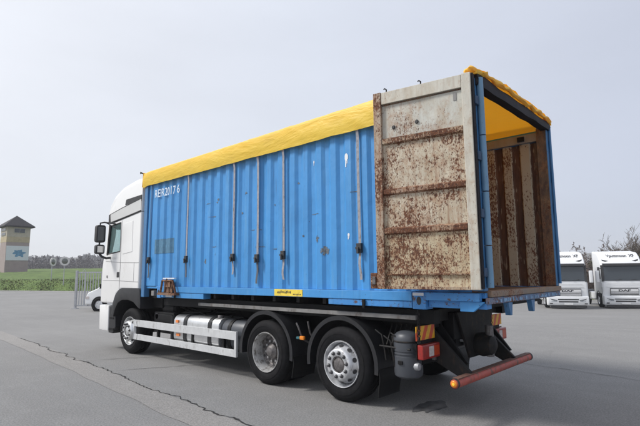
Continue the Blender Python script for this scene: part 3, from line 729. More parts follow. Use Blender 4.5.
# right wall: depth 1 = towards the inside (painted ridges)
RP = [(-.10, 0), (-.235, 0), (-.27, 1), (-.39, 1), (-.425, 0), (-.50, 0), (-.535, 1), (-.645, 1), (-.68, 0), (-.755, 0), (-.79, 1), (-.90, 1), (-.935, 0)]
x = -.935
while x-.26 > -7.0: RP += [(x-.075, 0), (x-.11, 1), (x-.225, 1), (x-.26, 0)]; x -= .26
RP.append((-7.03, 0))
corr('inner_wall_lining', RP, lambda x, d, z: 2.402-CD*d+wall_dent(x+9, z), 1.40, 3.47, INNER, 10, True)
corr('side_wall', RP, lambda x, d, z: 2.408-CD*d+wall_dent(x+9, z), 1.39, 3.55, BLUE, 6)
# end wall at the front
ew = MB(); ys = [.06+i*.0583 for i in range(41)]
for i, y in enumerate(ys):
    dx = CD if (i//2) % 2 else 0
    ew.v += [(-7.10+dx, y, 1.39), (-7.10+dx, y, 3.5)]
    if i: ew.f.append((2*i-2, 2*i-1, 2*i+1, 2*i))
ew.build('end_wall', BLUE, box)
# inner battens and lashing plates near the door jamb on the right wall (plank-like rusty strip)
for k, x0 in enumerate((-.20, -.155, -.11)):
    MB().box(x0, x0+.035, 2.392-.004*k, 2.400, 1.42, 3.46).build('jamb_strip', DARK_RUST, box)
MB().box(-7.06, -.07, 2.34, 2.40, 3.475, 3.60).build('inner_top_rail', m_rusty('pale_top_rail', (.30, .29, .28), -.02), box, bevel=.008)
for x0 in (-.36, -1.3, -2.3): MB().box(x0-.05, x0+.05, 2.315, 2.338, 3.50, 3.57).build('lashing_ring_plate', CHASSIS, box, bevel=.005)
# posts
BRKT = m_blue('bracket_blue', .06, (.04, .14, .30))
LUG = simple('dark_blue_lug', (.025, .06, .12), .6, var=.3, vs=20)
MB().box(-7.16, -7.035, 0, .12, 1.17, 3.62).build('corner_post', BLUE_POST, box, bevel=.012)
MB().box(-7.16, -7.035, 2.32, 2.44, 1.17, 3.62).build('corner_post', BLUE, box, bevel=.012)
MB().box(-.14, -.003, .0, .085, 1.405, 3.66).build('corner_post', BLUE_POST, box, bevel=.012)
MB().box(-.14, 0, 2.33, 2.43, 1.405, 3.66).build('corner_post', BLUE_POST, box, bevel=.012)
# long vertical hinge tube on the left jamb
MB().box(-.138, -.012, 2.318, 2.328, 1.41, 3.64).build('jamb_plate', DARK_RUST, box)
MB().box(-.138, -.002, .087, .094, 1.41, 3.60).build('jamb_plate', DARK_RUST, box)
for z0, z1 in ((1.44, 1.86), (1.872, 2.42), (2.432, 3.02), (3.032, 3.66)):
    MB().tube([(.030, .062, z0), (.030, .062, z1)], .034, 14).build('hinge_tube', m_blue('hinge_tube_paint', .04, (.13, .25, .38)) if z0 < 1.5 else bpy.data.materials['hinge_tube_paint'], box, smooth=True)
for z0 in (1.55, 2.15, 2.75, 3.35): MB().box(-.05, .03, -.06, .02, z0, z0+.09).build('hinge_lug', LUG, box, bevel=.006)
MB().tube([(.02, 2.40, 1.44), (.02, 2.40, 3.64)], .018, 10).build('hinge_tube', BLUE_POST, box, smooth=True)
for z0 in (1.5, 1.95, 2.4, 2.85, 3.3): MB().box(-.02, .025, 2.405, 2.447, z0, z0+.16).build('hinge_lug', BLUE_POST, box, bevel=.006)
# rails
MB().box(-6.52, -.86, 0.0, .10, 1.283, 1.389).build('bottom_rail', BLUE, box, bevel=.006)
MB().box(-6.52, -.0, 2.34, 2.44, 1.283, 1.389).build('bottom_rail', BLUE, box, bevel=.006)
MB().box(-7.03, -6.525, .05, .10, 1.345, 1.389).build('bottom_rail', BLUE, box)
MB().box(-7.03, -.145, .0, .06, 3.555, 3.64).build('top_rail', BLUE, box, bevel=.008)
MB().box(-7.03, -.145, 2.405, 2.44, 3.555, 3.64).build('top_rail', BLUE, box, bevel=.006)
# lower beams and twist-lock castings
MB().box(-6.49, -4.97, .01, .16, 1.185, 1.280).build('support_beam', BLUE, box, bevel=.008)
MB().box(-2.12, -.865, .01, .16, 1.205, 1.280).build('support_beam', BLUE_WORN, box, bevel=.008)
def casting(x0, x1, z0, z1, y=-.004):
    b_ = MB().box(x0, x1, y, y+.16, z0, z1).build('corner_casting', BLUE_WORN, box, bevel=.012)
    cx, cz = (x0+x1)/2, (z0+z1)/2
    MB().lathe([(.001, -.006), (.033, -.006), (.036, 0), (.001, .004)], (0, 0, 0), 'y', 18, closed=False)
    h = MB(); k = 18
    h.add([(cx+.030*math.cos(2*math.pi*i/k), y-.003, cz+.046*math.sin(2*math.pi*i/k)) for i in range(k)]+[(cx, y-.003, cz)], [(i, (i+1) % k, k) for i in range(k)])
    h.build('lock_hole', SEAM, b_)
casting(-.85, -.68, 1.195, 1.385)
casting(-6.515, -6.38, 1.17, 1.392, -.006)
MB().box(-.84, -.70, -.012, -.006, 1.345, 1.378).build('white_plate', WLAB, box)
MB().box(-.675, -.02, .05, .18, 1.22, 1.386).build('bottom_rail', BLUE_WORN, box, bevel=.006)
MB().prism([(-.285, 1.297), (-.03, 1.297), (-.03, 1.285), (-.14, 1.195), (-.285, 1.195)], .005, .045, 'y').build('gusset', BLUE, box, bevel=.004)
MB().box(-.67, -.06, -.03, .045, 1.300, 1.385).build('door_step_rail', BLUE_WORN, box, bevel=.006)
# hanging tool rack / folded stand at the front (rusty)
st = MB()
st.tube([(-6.30, -.05, 1.27), (-6.22, -.06, 1.50), (-5.86, -.06, 1.50), (-5.76, -.05, 1.27)], .022, 6)
st.tube([(-6.15, -.05, 1.28), (-6.05, -.07, 1.52), (-5.98, -.05, 1.28)], .02, 6)
st.box(-6.18, -5.90, -.045, -.02, 1.28, 1.50)
st.box(-6.33, -5.72, -.10, -.005, 1.235, 1.275); st.box(-6.12, -5.93, -.07, -.03, 1.38, 1.47)
st.build('rusty_bracket', m_rusty('bracket_rust', (.20, .12, .08), .2), box)
MB().box(-6.20, -5.80, -.065, -.02, 1.53, 1.55).build('bracket_cap', WLAB, box)
MB().box(-6.20, -5.98, -.0, .008, 1.195, 1.272).build('white_label', WLAB, box)
MB().box(-6.80, -6.70, .03, .15, 1.20, 1.30).build('light_block', LRAIL, box, bevel=.01)
MB().box(-7.0, -6.55, .15, .3, 1.15, 1.38).build('floor_member', CHASSIS, box)
# stickers and scars on the wall, following the corrugation
def on_wall(name, outline_fn, x0, x1, z0, z1, mat, off=.004, nx=24, nz_=6):
    m = MB(); idx = {}
    xs_ = sorted(set([x0+(x1-x0)*i/nx for i in range(nx+1)]+[p[0] for p in LP if x0 < p[0] < x1]))
    zs_ = [z0+(z1-z0)*j/nz_ for j in range(nz_+1)]
    for i, x in enumerate(xs_):
        for j, z in enumerate(zs_): m.v.append((x, ywall(x, z)-off, z))
    for i in range(len(xs_)-1):
        for j in range(nz_):
            cx, cz = ((xs_[i]+xs_[i+1])/2-x0)/(x1-x0)*2-1, ((zs_[j]+zs_[j+1])/2-z0)/(z1-z0)*2-1
            if outline_fn(cx, cz): a = i*(nz_+1)+j; m.f.append((a, a+1, a+nz_+2, a+nz_+1))
    return m.build(name, mat, box)
full = lambda a, b_: True
def blob(seed, rough=.5): return lambda a, b_: math.hypot(a, b_) < .72+rough*noise.noise(Vector((math.atan2(b_, a)*1.6, math.hypot(a, b_)*2, seed)))
def drip(a, b_): return (math.hypot(a*1.0, (b_-.45)*1.7) < .9) or (abs(a+.25) < .28 and b_ < .5) or (abs(a-.35) < .2 and -.5 < b_ < .5)
on_wall('grey_patch', full, -6.72, -6.06, 2.02, 2.30, GPATCH)
on_wall('scar', blob(1), -5.04, -4.93, 1.76, 1.88, DSPOT, nx=14, nz_=14)
on_wall('scar', blob(2, .8), -2.29, -2.13, 1.83, 1.99, DSPOT, nx=18, nz_=18)
on_wall('scar', blob(3, .9), -2.37, -2.30, 2.02, 2.12, DSPOT, nx=12, nz_=12)
on_wall('white_scrape', drip, -1.835, -1.765, 2.98, 3.16, WLAB, nx=12, nz_=24)
on_wall('white_scrape', drip, -1.80, -1.76, 2.03, 2.11, WLAB, nx=10, nz_=12)
on_wall('white_scrape', drip, -2.42, -2.395, 3.10, 3.17, WLAB, nx=8, nz_=12)
rnd = random.Random(21)
for k in range(18):
    x = rnd.uniform(-5.4, -1.65); z = rnd.uniform(1.9, 2.9); w_ = rnd.uniform(.010, .035); h_ = rnd.uniform(.010, .03)
    if rnd.random() < .35: w_, h_ = rnd.uniform(.06, .14), .008
    on_wall('scar', blob(k+5, .9), x-w_, x+w_, z-h_, z+h_, DSPOT, nx=10, nz_=8)
# container number
vs, fs = text_mesh('REIR2017 6', .225, .002, .62)
bm = bmesh.new(); vv = [bm.verts.new((v.x, 0, v.y)) for v in vs]
for f in fs:
    try: bm.faces.new([vv[i] for i in f])
    except ValueError: pass
TX0 = -6.80; wtx = max(v.x for v in vs); scx = .93/wtx
for v in bm.verts: v.co.x = TX0+v.co.x*scx; v.co.z = 3.15+v.co.z
for px_, _ in LP:
    if TX0 < px_ < TX0+.95:
        bmesh.ops.bisect_plane(bm, geom=bm.verts[:]+bm.edges[:]+bm.faces[:], plane_co=(px_, 0, 0), plane_no=(1, 0, 0))
bm.verts.ensure_lookup_table(); bm.verts.index_update()
tm = MB(); tm.v = [(v.co.x, ywall(v.co.x, v.co.z)-.004-CD*.8*wall_depth(v.co.x), v.co.z) for v in bm.verts]; bm.verts.index_update(); tm.f = [tuple(v.index for v in f.verts) for f in bm.faces]; bm.free()
tm.build('container_number', LETTER, box)
# yellow notice on the bottom rail
lb = MB().box(-3.15, -2.58, -.006, -.0005, 1.290, 1.383).build('yellow_label', YLAB, box)
mk_ = MB(); rnd = random.Random(4)
for i in range(11):
    x = -3.09+i*.027; h0 = rnd.uniform(1.325, 1.335); mk_.box(x, x+.014, -.0085, -.0065, h0, h0+rnd.uniform(.022, .036))
for i in range(6):
    x = -2.76+i*.027; mk_.box(x, x+.012, -.0085, -.0065, 1.31, 1.325)
mk_.build('label_print', DLETTER, lb)
for x in (-5.86, -1.53): MB().box(x-.02, x+.02, -.02, .0, 1.18, 1.285).build('rail_clip', CHASSIS, box, bevel=.004)
# floor of planks and rear sill
for i in range(8):
    y0 = .10+i*.28; MB().box(-7.0, -.13, y0, y0+.274, 1.352, 1.392+.002*(i % 2)).build('floor_plank', WOOD, box)
MB().box(-.125, .022, .09, 2.435, 1.342, 1.405).build('rear_sill', m_rusty('sill_top_rust', (.20, .16, .13), .1), box, bevel=.008)
MB().box(-.12, .012, .05, 2.40, 1.272, 1.338).build('rear_sill', SILL, box, bevel=.006)
# chipped lip
lp = MB(); rnd = random.Random(6)
for i in range(46):
    y = .12+i*.05
    if rnd.random() < .55: lp.box(.013, .019, y, y+rnd.uniform(.015, .045), 1.285, 1.285+rnd.uniform(.02, .045))
lp.build('sill_paint_remnants', simple('chipped_pale_blue', (.20, .33, .50), .7, var=.3, vs=20), box, kind='stuff')
for y in (.60, 1.31): MB().prism([(y-.05, 1.268), (y+.07, 1.268), (y+.045, 1.13), (y, 1.13)], -.05, .01, 'x').build('sill_bracket', BRKT, box, bevel=.004)
# cross members under the floor
for i in range(14):
    x = -6.8+i*.5; MB().box(x, x+.06, .1, 2.33, 1.20, 1.348).build('cross_member', CHASSIS2, box)
# rear header bar under the tarpaulin
hb = MB()
for i in range(25):
    y = .02+i*.1; a = .022*noise.noise(Vector((y*2.3, 0, 0))); b_ = .015*noise.noise(Vector((y*3.1, 4, 0)))
    zt_, zb_ = 3.715+a, 3.575+b_+.028*(y/2.4)
    hb.v += [(-.07, y, zb_), (.03, y, zb_+.004), (.035+b_, y, (zb_+zt_)/2), (.02, y, zt_), (-.07, y, zt_)]
    if i:
        for k in range(5): hb.f.append((5*i-5+k, 5*i-5+(k+1) % 5, 5*i+(k+1) % 5, 5*i+k))
hb.f += [(0, 1, 2, 3, 4), tuple(120+k for k in (4, 3, 2, 1, 0))]
hb.build('header_bar', HEADER, box, smooth=True)

# ---- the folded-back rear door: hinge line at (0,-.06), tip at (-1.12,-.25)
HX, HY = -.005, -.062; dvx, dvy = -1.122, -.190; dl = math.hypot(dvx, dvy); ux, uy = dvx/dl, dvy/dl; nx_, ny_ = -uy, ux  # n: towards wall/out
if ny_ > 0: nx_, ny_ = -nx_, -ny_       # n points away from the container, at the viewer
door = bpy.data.objects.new('rear_door', None); COL.objects.link(door); door.parent = box
door.location = Vector((HX, HY, 0))-ORG[box.name]; ORG[door.name] = Vector((HX, HY, 0)); door['label'] = 'rusty cream rear door swung right round against the side'
DW = 1.135; Z0, Z1 = 1.42, 3.69
def dbox(s0, s1, n0, n1, z0, z1, name, mat, bevel=.004, parent=door, pts=None):
    m = MB(); vs = [(HX+ux*s+nx_*q, HY+uy*s+ny_*q, z) for s in (s0, s1) for q in (n0, n1) for z in (z0, z1)]
    m.add(vs, [(0, 1, 3, 2), (4, 6, 7, 5), (0, 4, 5, 1), (2, 3, 7, 6), (0, 2, 6, 4), (1, 5, 7, 3)])
    return m.build(name, mat, parent, bevel=bevel)
def drib(z0, z1, mat, h=.034, ch=.022, s0=.105, s1=1.035):
    m = MB(); vs = []
    for s in (s0, s1):
        for q, z in ((.0, z0), (h, z0+ch), (h+.004, z1-ch), (.0, z1)): vs.append((HX+ux*s+nx_*q, HY+uy*s+ny_*q, z))
    # a hat section; subdivide along its length for small dents
    m2 = MB(); K = 24
    for i in range(K+1):
        s = s0+(s1-s0)*i/K
        for q, z in ((-.01, z0), (h, z0+ch), (h+.004, z1-ch), (-.01, z1)):
            d = .003*noise.noise(Vector((s*7, z*5, 1)))
            m2.v.append((HX+ux*s+nx_*(q+d), HY+uy*s+ny_*(q+d), z+d))
        if i:
            for k in range(4): m2.f.append((4*i-4+k, 4*i-4+(k+1) % 4, 4*i+(k+1) % 4, 4*i+k))
    return m2.build('door_rib', mat, door)
def dpanel(z0, z1, mat):
    m = MB(); A, B = 20, 12
    for i in range(A+1):
        for j in range(B+1):
            s = .10+(.94)*i/A; z = z0+(z1-z0)*j/B; q = .002+.009*noise.noise(Vector((s*2.2, z*2.2, 3)))*math.sin(math.pi*j/B)+.004*noise.noise(Vector((s*7, z*7, 1)))*math.sin(math.pi*i/A)
            m.v.append((HX+ux*s+nx_*q, HY+uy*s+ny_*q, z))
            if i and j: a = (i-1)*(B+1)+j-1; m.f.append((a, a+B+1, a+B+2, a+1))
    m.build('door_panel', mat, door, smooth=True)
dpanel(3.14, 3.55, DOOR_TOP); dpanel(2.54, 3.06, DOOR_MID); dpanel(2.10, 2.48, DOOR_MID); dpanel(1.585, 2.03, DOOR_LOW); dpanel(1.45, 1.575, DOOR_LOW)
dbox(.06, 1.08, -.03, -.012, 1.44, 3.66, 'door_outer_skin', BLUE, .002)
drib(3.05, 3.145, DOOR_RIB); drib(2.465, 2.555, DOOR_RIB_DARK); drib(2.015, 2.11, DOOR_RIB_DARK); drib(1.566, 1.592, DOOR_RIB, .02, .006)
dbox(.105, 1.035, -.01, .035, 3.545, Z1-.004, 'top_rail', STILE)
dbox(.105, 1.035, -.01, .014, 3.53, 3.541, 'top_rail_painted_shadow', DARK_RUST)  # dark strip painted in as the shadow line under the top rail
dbox(.105, 1.035, -.01, .030, Z0, 1.452, 'bottom_rail', DOOR_RIB)
dbox(.002, .10, -.035, .045, Z0, Z1, 'hinge_stile', STILE, .008)
dbox(1.04, DW, -.035, .045, Z0, Z1+.002, 'lock_stile', STILE_RUST, .008)
dbox(-.022, -.002, -.03, .03, Z0+.01, Z1-.01, 'rubber_seal', HEADER, .004)
for s, z in ((.90, 3.255), (.62, 3.27)): 
    c = (HX+ux*s+nx_*.012, HY+uy*s+ny_*.012, z)
    MB().lathe([(.001, -.006), (.018, -.006), (.024, .004), (.001, .006)], c, 'y', 12, closed=False).build('bolt_hole', SEAM, door)
for s in (.98, .56):
    b0 = Vector((HX+ux*s, HY+uy*s, Z1)); MB().tube([b0+Vector((0, 0, -.02)), b0+Vector((0, 0, .035)), b0+Vector((-.015, -.01, .050)), b0+Vector((-.03, -.01, .042))], .008, 6).build('hook', CHASSIS, door)
dbox(.165, .20, .005, .012, 3.42, 3.51, 'small_tag', LRAIL, .002)
dbox(DW+.004, DW+.09, -.05, .03, 1.425, 1.60, 'catch_plate', DOOR_RIB_DARK, .01)
dbox(DW+.02, DW+.06, .031, .05, 1.47, 1.56, 'catch_bolt', HUBD, .008)
# the other rear door, folded along the right side
rd = bpy.data.objects.new('rear_door', None); COL.objects.link(rd); rd.parent = box; rd.location = Vector((-.02, 2.47, 1.42))-ORG[box.name]; ORG[rd.name] = Vector((-.02, 2.47, 1.42)); rd['label'] = 'second rear door folded along the far side'
MB().box(-1.15, -.03, 2.449, 2.463, 1.45, 3.63).build('door_skin', BLUE, rd)
for z in (1.5, 2.05, 2.6, 3.15, 3.6): MB().box(-1.1, -.08, 2.465, 2.485, z-.04, z+.04).build('door_rib', DOOR_RIB, rd)
MB().box(-.075, -.03, 2.445, 2.49, 1.43, 3.64).build('hinge_stile', BLUE_POST, rd)

# ------------------------------------------------------------------ yellow tarpaulin with its straps
tp = thing('tarpaulin', (-3.58, 1.22, 3.6), 'yellow tarpaulin stretched over the blue container top, strapped down its side', 'tarpaulin')
cs = []                         # cross-section (y, z, looseness)
for k in range(7): t = k/6; cs.append((-.022-.012*math.sin(t*3.14), 3.42+.27*t, .35+.4*(1-t)))
for k in range(1, 5): a = R_(90*k/4.); cs.append((-.022+.04*(1-math.cos(a))+.0, 3.69+.035*math.sin(a), .25))
for k in range(1, 17): t = k/16; y = .02+2.40*t; cs.append((y, 3.728+.05*math.sin(t*math.pi), .8))
for k in range(1, 4): a = R_(90*k/3.); cs.append((2.425+.03*math.sin(a), 3.69+.035*math.cos(a), .3))
for k in range(1, 6): t = k/5; cs.append((2.460, 3.69-.27*t, .5))
tm = MB(); NX = 230; mcs = len(cs)
for i in range(NX+1):
    x = -7.20+7.245*i/NX
    endf = max(0, 1-(x+7.2)/.25); rear = max(0, 1-(.045-x)/.16)
    for j, (y, z, l) in enumerate(cs):
        nn = noise.noise(Vector((x*1.1, y*1.3, z*2)))*.016*l+noise.noise(Vector((x*4.5+z*6, y*1.6, z*3)))*.006
        fold = .010*math.sin(x*14+z*30)*max(0, noise.noise(Vector((x*.7, z, 4))))*l
        zz0 = .045*max(0, (x+7.2)/7.2)*(1 if z > 3.6 else max(0, (z-3.42)/.18)); sag = -.02*math.sin((y)/2.44*math.pi)*(.5+.5*math.sin(x*2*math.pi/.9)) if 0 < y < 2.4 else 0
        yy = y; zz = z+nn+sag+zz0*(1 if x < -.9 else max(0, -x/.9))
        if y < .03: yy = y-abs(nn)*1.3-fold; 
        ry = noise.noise(Vector((y*4.5, 3.3, 0))); rz = noise.noise(Vector((y*9, 8.3, 0)))
        if z > 3.69: zz += rear*(.025+.040*ry+.018*rz)
        zz += (.022*math.sin(x*9)*endf if y < .02 else 0)
        if x > -.16 and z < 3.66: zz = max(zz, 3.69-.02*(x < -.1)); yy = min(max(yy, .0), 2.45)
        hem = .006*noise.noise(Vector((x*2.3, 0, 9))) if j == 0 else 0
        tm.v.append((x+rear*.03*ry, yy, zz+hem))
    if i:
        for j in range(mcs-1): a = (i-1)*mcs+j; tm.f.append((a, a+1, a+mcs+1, a+mcs))
tq = tm.build('sheet', TARP, tp, smooth=True)
# front flap down over the end wall
ff = MB()
for i in range(31):
    y = -.03+2.50*i/30
    for j in range(4):
        z = 3.72-.1*j; ff.v.append((-7.205-.01*j-.008*noise.noise(Vector((y*3, z*3, 0))), y, z))
    if i:
        for j in range(3): a = (i-1)*4+j; ff.f.append((a, a+1, a+5, a+4))
ff.build('front_flap', TARP, tp, smooth=True)
# gathered rear hem: a ruffled roll along the back edge, and the bunched corner over the post
def roll_(y0, y1, K, xc, zc, r0, seed, name):
    m = MB(); n_ = 12
    for i in range(K+1):
        y = y0+(y1-y0)*i/K; r = r0*(1+.8*noise.noise(Vector((y*4.5, seed, 0)))+.2*noise.noise(Vector((y*13, seed, 2))))
        x = xc+.02*noise.noise(Vector((y*5, seed+4, 0))); z = zc(y)+.022*noise.noise(Vector((y*6.5, seed+8, 0)))
        e_ = min(1, i/3, (K-i)/3)*.9+.1
        for k in range(n_):
            a = 2*math.pi*k/n_; rr = r*e_*(1+.35*noise.noise(Vector((math.cos(a)*1.2, math.sin(a)*1.2, y*5+seed))))
            m.v.append((x+rr*1.15*math.cos(a), y, z+rr*.85*math.sin(a)))
        if i:
            for k in range(n_): b_ = (i-1)*n_; m.f.append((b_+k, b_+(k+1) % n_, b_+n_+(k+1) % n_, b_+n_+k))
    m.f += [tuple(range(n_)), tuple(range(K*n_, K*n_+n_))[::-1]]
    return m.build(name, TARP, tp, smooth=True)
roll_(.12, 2.46, 110, .035, lambda y: 3.735+.02*math.sin(y/2.44*math.pi), .026, 1, 'ruffled_hem')
roll_(-.12, .22, 26, .0, lambda y: 3.735, .034, 3, 'bunched_corner')
roll_(-.06, .16, 20, -.07, lambda y: 3.745, .030, 6, 'bunched_corner')
MB().tube([(-7.2, -.04, 3.70), (-7.26, -.06, 3.735), (-7.25, -.06, 3.70)], .014, 6).build('end_hook', CHASSIS, tp)
# webbing straps: each with its ratchet buckle
for i, (x, zb, zt_) in enumerate([(-6.90, 1.55, 1.86), (-5.53, 1.56, 1.84), (-4.16, 1.60, 1.83), (-3.555, 1.46, 1.80), (-2.975, 1.52, 1.83), (-1.585, 1.52, 1.87)]):
    s_ = MB(); K = 20; w_ = .021
    for k in range(K+1):
        z = 3.50-(3.50-zt_)*k/K; dx = .006*math.sin(z*2+i); yy = .006 if z < 3.40 else -.008
        s_.v += [(x-w_+dx, yy, z), (x+w_+dx, yy, z), (x+w_+dx, yy+.006, z), (x-w_+dx, yy+.006, z)]
        if k:
            for q in range(4): a = 4*(k-1); s_.f.append((a+q, a+(q+1) % 4, a+4+(q+1) % 4, a+4+q))
    so_ = s_.build('strap', GREYS if i else BLUE_POST, tp)
    MB().box(x-.036, x+.036, -.022, .018, zt_-.02, zt_+.10).box(x-.045, x+.045, -.030, -.0225, zt_+.025, zt_+.055).box(x-.014, x+.014, -.045, -.0305, zt_-.03, zt_+.05).build('buckle', SEAM, so_, bevel=.003)
    t_ = MB(); K = 10
    for k in range(K+1):
        z = zt_-.02-(zt_-.02-zb)*k/K; dx = .012*math.sin(k*.5+i*2)*k/K; yy = .004-.006*math.sin(k*.6+i)
        t_.v += [(x-w_*.9+dx, yy, z), (x+w_*.9+dx, yy, z), (x+w_*.9+dx, yy+.005, z), (x-w_*.9+dx, yy+.005, z)]
        if k:
            for q in range(4): a = 4*(k-1); t_.f.append((a+q, a+(q+1) % 4, a+4+(q+1) % 4, a+4+q))
    t_.build('strap_tail', simple('dark_webbing', (.10, .105, .12), .85) if i == 0 else bpy.data.materials['dark_webbing' if i in (3, 1) else 'grey_strap_webbing'], so_)

# ------------------------------------------------------------------ the truck
TR = thing('container_truck', (-4.5, 1.24, 0), 'white cab truck on three axles carrying the blue container', 'truck')
def T(mb, name, mat, parent=TR, **k): return mb.build(name, mat, parent, **k)
def mirror_y(mb):
    m = MB(); m.v = [(x, 2.48-y, z) for x, y, z in mb.v]; m.f = [f[::-1] for f in mb.f]; return m
def both(mb, name, mat, parent=TR, **k): T(mb, name, mat, parent, **k); return T(mirror_y(mb), name, mat, parent, **k)
# chassis
both(MB().box(-8.9, -.75, .80, .90, .70, 1.0).box(-8.9, -.75, .90, 1.0, .96, 1.0).box(-8.9, -.75, .90, 1.0, .70, .74), 'frame_rail', CHASSIS)
for x in (-6.6, -5.4, -4.3, -2.7, -1.2): T(MB().box(x, x+.12, .905, 1.575, .72, .955), 'cross_member', CHASSIS)
both(MB().box(-5.25, -.88, .10, .17, 1.065, 1.115), 'body_frame_strip', LRAIL, bevel=.004)
both(MB().box(-6.6, -.70, .20, .34, 1.02, 1.175), 'body_frame_rail', CHASSIS)
for x in (-6.4, -4.9, -3.4, -2.0, -.95): T(MB().box(x, x+.16, .345, 2.135, 1.03, 1.17), 'body_cross_beam', CHASSIS2)
T(MB().box(-6.9, -4.15, .62, 1.86, .42, .69), 'gearbox_light_blocker', CHASSIS, bevel=.08)  # dark box in place of the gearbox, added to block light underneath
T(MB().box(-9.0, -7.0, .65, 1.83, .45, 1.0), 'engine_light_blocker', CHASSIS, bevel=.08)  # engine as a plain dark box, also added to stop light showing through
# clutter under the body
rnd = random.Random(8)
for k in range(10):
    y = rnd.uniform(.3, .75); z = rnd.uniform(.72, 1.0); x = rnd.uniform(-7.0, -4.6)
    T(MB().tube([(x, y, z), (x+.5, y+.03, z+.02), (x+.9, y, z-.05), (x+1.5, y+.02, z)], .016, 6), 'air_line', BLACKP, smooth=True)
T(MB().box(-6.98, -6.25, .22, .60, .48, .88).box(-6.95, -6.3, .20, .22, .52, .84), 'battery_box', BLACKP, bevel=.02)
T(MB().tube([(-6.12, .13, .34), (-6.12, .13, .84)], .04, 10), 'vertical_pipe', FENDER, smooth=True)
T(MB().lathe([(.001, -.01), (.06, -.01), (.06, .12), (.001, .12)], (-6.86, .21, .80), 'y', 14, closed=False), 'valve', FENDER, smooth=True)
T(MB().lathe([(.001, -.25), (.1, -.24), (.14, -.2), (.14, .2), (.1, .24), (.001, .25)], (-6.6, .42, .95), 'x', 16, closed=False), 'air_cylinder', BLACKP, smooth=True)

# wheels -------------------------------------------------
def tyre_mb(c, W=.30, r=.463, s=1):
    p = [(.283, 0.012), (.31, -.004), (.36, -.014), (.405, -.010), (.437, .010), (.452, .030), (r, .045), (r, .085), (r-.012, .088), (r-.012, .096), (r, .099), (r, .145), (r-.012, .148), (r-.012, .156), (r, .159),
         (r, .205), (r-.012, .208), (r-.012, .216), (r, .219), (r, W-.045), (.44, W-.012), (.38, W), (.283, W-.02)]
    return MB().lathe([(a, b_*s) for a, b_ in p], c, 'y', 56)
def wheel(x, y, s, kind, par=TR):
    """y: outer plane of the tyre, s=+1 when the wheel's outside looks to -Y"""
    c = Vector((x, y, .463)); root = T(tyre_mb(c, s=s), 'wheel', RUBBER, par, origin=c, smooth=True)
    L_ = lambda prof, name, mat, n=40, **k: T(MB().lathe([(a, b_*s) for a, b_ in prof], c, 'y', n, closed=False), name, mat, root, smooth=True, **k)
    # rim well
    L_([(.290, .004), (.286, -.010), (.276, -.008), (.270, .012), (.262, .03), (.255, .12), (.235, .17), (.235, .22)], 'rim', ALU if kind == 'front' else RIMS if kind == 'trail' else RIMD)
    # tyre lettering ring / bead line
    L_([(.372, -.0165), (.375, -.019), (.379, -.0165)], 'sidewall_rib', RUBBER)
    if kind in ('front', 'trail'):
        m_ = RIMS if kind == 'trail' else ALU
        off = -.065
        # vented cone: build with 10 holes as dark discs sunk in the cone
        L_([(.250, .075), (.225, .02), (.205, off+.045), (.192, off+.008), (.180, off), (.110, off), (.102, off+.006), (.100, off+.05), (.001, off+.06)], 'disc', m_)
        for i in range(10):
            a = 2*math.pi*(i+.5)/10; r0 = .222; p = c+Vector((r0*math.cos(a), .010*s, r0*math.sin(a))); nrm = Vector((math.cos(a)*.93, -.36*s, math.sin(a)*.93)).normalized()
            tng = Vector((-math.sin(a), 0, math.cos(a))); bi = nrm.cross(tng); h = MB(); k = 14
            h.add([p+nrm*.004+tng*.031*math.cos(2*math.pi*q/k)+bi*.029*math.sin(2*math.pi*q/k) for q in range(k)]+[p+nrm*.004], [(q, (q+1) % k, k) for q in range(k)])
            T(h, 'vent_hole', SEAM, root)
        for i in range(10):
            a = 2*math.pi*(i+.25)/10; q = c+Vector((.146*math.cos(a), s*off, .146*math.sin(a)))
            T(MB().lathe([(.026, 0), (.026, -s*.004), (.018, -s*.006), (.016, -s*.028), (.008, -s*.034), (.001, -s*.034)], q, 'y', 8, closed=False), 'wheel_nut', NUTM, root)
        L_([(.097, off+.045), (.088, off+.03), (.080, off+.012), (.060, off+.004), (.001, off+.004)], 'hub_cap', HUBD if kind == 'trail' else ALU)
        L_([(.094, off+.047), (.094, off+.008), (.086, off+.008)], 'hub_recess', HUBD)
    else:
        L_([(.236, .145), (.20, .152), (.185, .17), (.11, .175), (.108, .12), (.085, .10), (.06, .07), (.001, .065)], 'disc', HUBD)
        for i in range(10):
            a = 2*math.pi*(i+.2)/10; q = c+Vector((.150*math.cos(a), s*.17, .150*math.sin(a)))
            T(MB().lathe([(.018, 0), (.018, -s*.03), (.001, -s*.034)], q, 'y', 6, closed=False), 'wheel_nut', RIMD, root)
            p = c+Vector((.205*math.cos(a+.3), s*.148, .205*math.sin(a+.3))); h = MB(); k = 12
            h.add([p+Vector((.022*math.cos(2*math.pi*j/k), -s*.004, .022*math.sin(2*math.pi*j/k))) for j in range(k)]+[p+Vector((0, -s*.004, 0))], [(j, (j+1) % k, k) for j in range(k)])
            T(h, 'vent_hole', SEAM, root)
    return root
XF_, XM, XR = -7.687, -3.407, -1.956
for x, kind in ((XF_, 'front'), (XM, 'drive'), (XR, 'trail')):
    wheel(x, .055, 1, kind); wheel(x, 2.425, -1, kind)
for s, y in ((1, .40), (-1, 2.08)): T(tyre_mb((XM, y, .463), s=s), 'inner_tyre', RUBBER, smooth=True)
for x in (XF_, XM, XR): T(MB().tube([(x, .3, .463), (x, 2.18, .463)], .075, 12).lathe([(.001, -.2), (.14, -.15), (.18, 0), (.14, .15), (.001, .2)], (x, 1.24, .463), 'y', 14, closed=False), 'axle', CHASSIS2, smooth=True)
